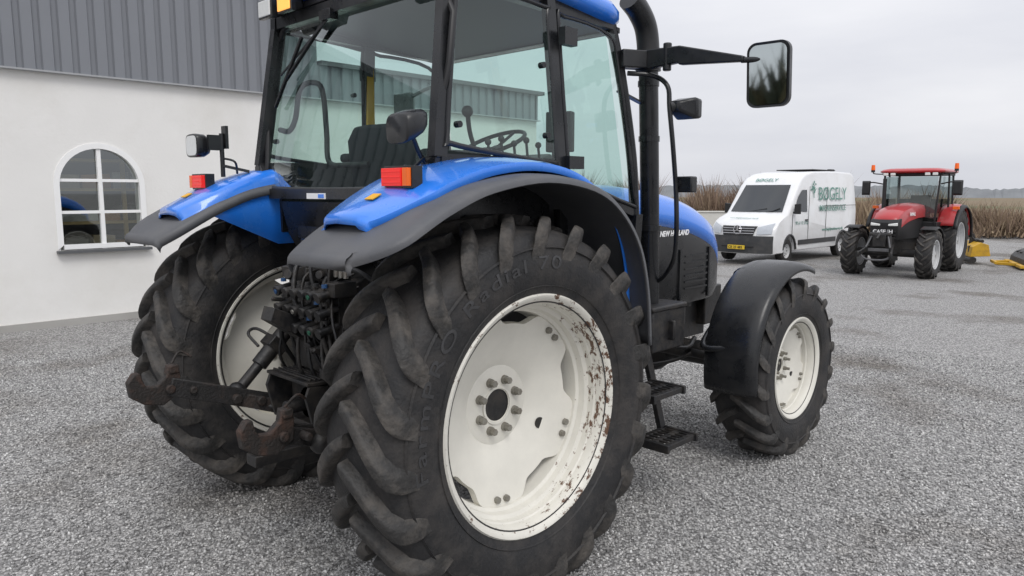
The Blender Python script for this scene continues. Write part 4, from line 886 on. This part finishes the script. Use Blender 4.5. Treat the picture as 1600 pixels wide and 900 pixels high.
# ---------------------------------------------------------------- implements and wall
YP=mat('yellow_machine_paint',(.62,.36,.02),.5,var=.15,dirt=(.12,.09,.05),damt=.7)
I=empty('flail_mower',(23.6,2.55,-.42),-60,.66);tag(I,'yellow and black flail mower standing on gravel','farm implement')
b=MB();b.prism([(-.4,.35),(-.35,.8),(0,1.0),(.3,.9),(.4,.4)],-1.0,1.0);b.make('mower_housing',YP,I,bevel=.02,smooth=0)
b=MB();b.cyl((-.3,-1.05,.22),(-.3,1.05,.22),.14);b.prism([(.1,.9),(0,1.35),(-.15,1.35),(-.2,.9)],-.05,.05);b.beam((0,-.4,1.0),(-.3,-.2,1.35),.06,.06);b.cyl((.1,-.8,1.05),(.1,.5,1.05),.07);b.cyl((0,1.0,.5),(0,1.08,.5),.25)
for q in(-.6,-.1,.45): b.box((-.30,q,.66),(.16,.12,.36))
b.make('mower_roller',BLACKM,I,bevel=.01)
I=empty('snow_plough',(23.2,1.0,-.42),-70,.95);tag(I,'black and yellow plough blade lying on gravel','farm implement')
b=MB()
b.prism([(-.35,.1),(-.32,.28),(-.2,.42),(.0,.50),(.2,.46),(.4,.28),(.45,.08),(.3,.06),(.1,.2),(-.1,.2)],-1.2,1.2)
for q in(-.8,-.3,.3,.8): b.beam((-.25,q,.42),(.25,q,.48),.03,.05)
b.make('blade',BLACKM,I,bevel=.02,smooth=0)
b=MB();b.box((-.42,0,.10),(.14,2.5,.08));b.beam((-.4,-.6,.12),(-.95,-.3,.12),.08,.08);b.beam((-.4,.6,.12),(-.95,.3,.12),.08,.08);b.box((-.95,0,.14),(.08,.8,.08));b.make('plough_frame',YP,I,bevel=.01,smooth=0)
b=MB();b.box((0,0,.6),(8,.3,1.2));b.box((0,0,1.22),(8.1,.4,.06));q=b.make('low_wall',mat('pale_concrete',(.6,.59,.55),.8,dirt=(.4,.4,.37)),loc=(28.6,15.6,-.42),bevel=.02,smooth=0);q.rotation_euler=(0,0,math.radians(-50));tag(q,'low pale concrete wall at the yard edge','wall')

# ---------------------------------------------------------------- world, sun, camera
W=bpy.data.worlds.new('World');S.world=W;W.use_nodes=True;nt=W.node_tree;L=nt.links.new;bg=nt.nodes['Background']
sk=N(nt,'ShaderNodeTexSky',sky_type='NISHITA',sun_disc=False);sk.sun_elevation=math.radians(52);sk.sun_rotation=math.radians(210);sk.air_density=1;sk.dust_density=4
hs=N(nt,'ShaderNodeHueSaturation');hs.inputs['Saturation'].default_value=.12;L(sk.outputs[0],hs.inputs['Color'])
tc=N(nt,'ShaderNodeTexCoord');sx=N(nt,'ShaderNodeSeparateXYZ');L(tc.outputs['Generated'],sx.inputs[0])
mp=N(nt,'ShaderNodeMapping');mp.inputs['Scale'].default_value=(1,1,4.5);L(tc.outputs['Generated'],mp.inputs[0])
no=N(nt,'ShaderNodeTexNoise');no.inputs['Scale'].default_value=2.2;no.inputs['Detail'].default_value=7;no.inputs['Roughness'].default_value=.5;L(mp.outputs[0],no.inputs['Vector'])
rp=N(nt,'ShaderNodeValToRGB');rp.color_ramp.elements[0].position=.25;rp.color_ramp.elements[0].color=(.53,.545,.60,1);rp.color_ramp.elements[1].position=.75;rp.color_ramp.elements[1].color=(.71,.715,.745,1);L(no.outputs['Fac'],rp.inputs[0])
el=N(nt,'ShaderNodeMapRange');el.inputs[1].default_value=0.0;el.inputs[2].default_value=.9;el.inputs[3].default_value=12.6;el.inputs[4].default_value=20;L(sx.outputs[2],el.inputs[0])
vm=N(nt,'ShaderNodeVectorMath',operation='SCALE');L(rp.outputs[0],vm.inputs[0]);L(el.outputs[0],vm.inputs['Scale'])
mx=N(nt,'ShaderNodeMix',data_type='RGBA');mx.inputs[0].default_value=.88;L(hs.outputs[0],mx.inputs[6]);L(vm.outputs[0],mx.inputs[7]);L(mx.outputs[2],bg.inputs[0]);bg.inputs[1].default_value=.1
sd=bpy.data.lights.new('sun','SUN');sd.energy=1.25;sd.angle=math.radians(25);sd.color=(1,.97,.93);so=bpy.data.objects.new('sun',sd);COL.objects.link(so)
az=math.radians(240);elv=math.radians(52)
dv=Vector((math.cos(az)*math.cos(elv),math.sin(az)*math.cos(elv),math.sin(elv)));so.rotation_euler=dv.to_track_quat('Z','Y').to_euler()
cd=bpy.data.cameras.new('camera');cd.lens=26.0;cd.sensor_width=36;cd.clip_end=4000;cd.clip_start=.05
co=bpy.data.objects.new('camera',cd);COL.objects.link(co);co.location=(-2.19,-3.13,1.72)
th=math.radians(7.4);hd=math.radians(44.4)
co.rotation_euler=Vector((math.cos(hd)*math.cos(th),math.sin(hd)*math.cos(th),-math.sin(th))).to_track_quat('-Z','Y').to_euler()
S.camera=co
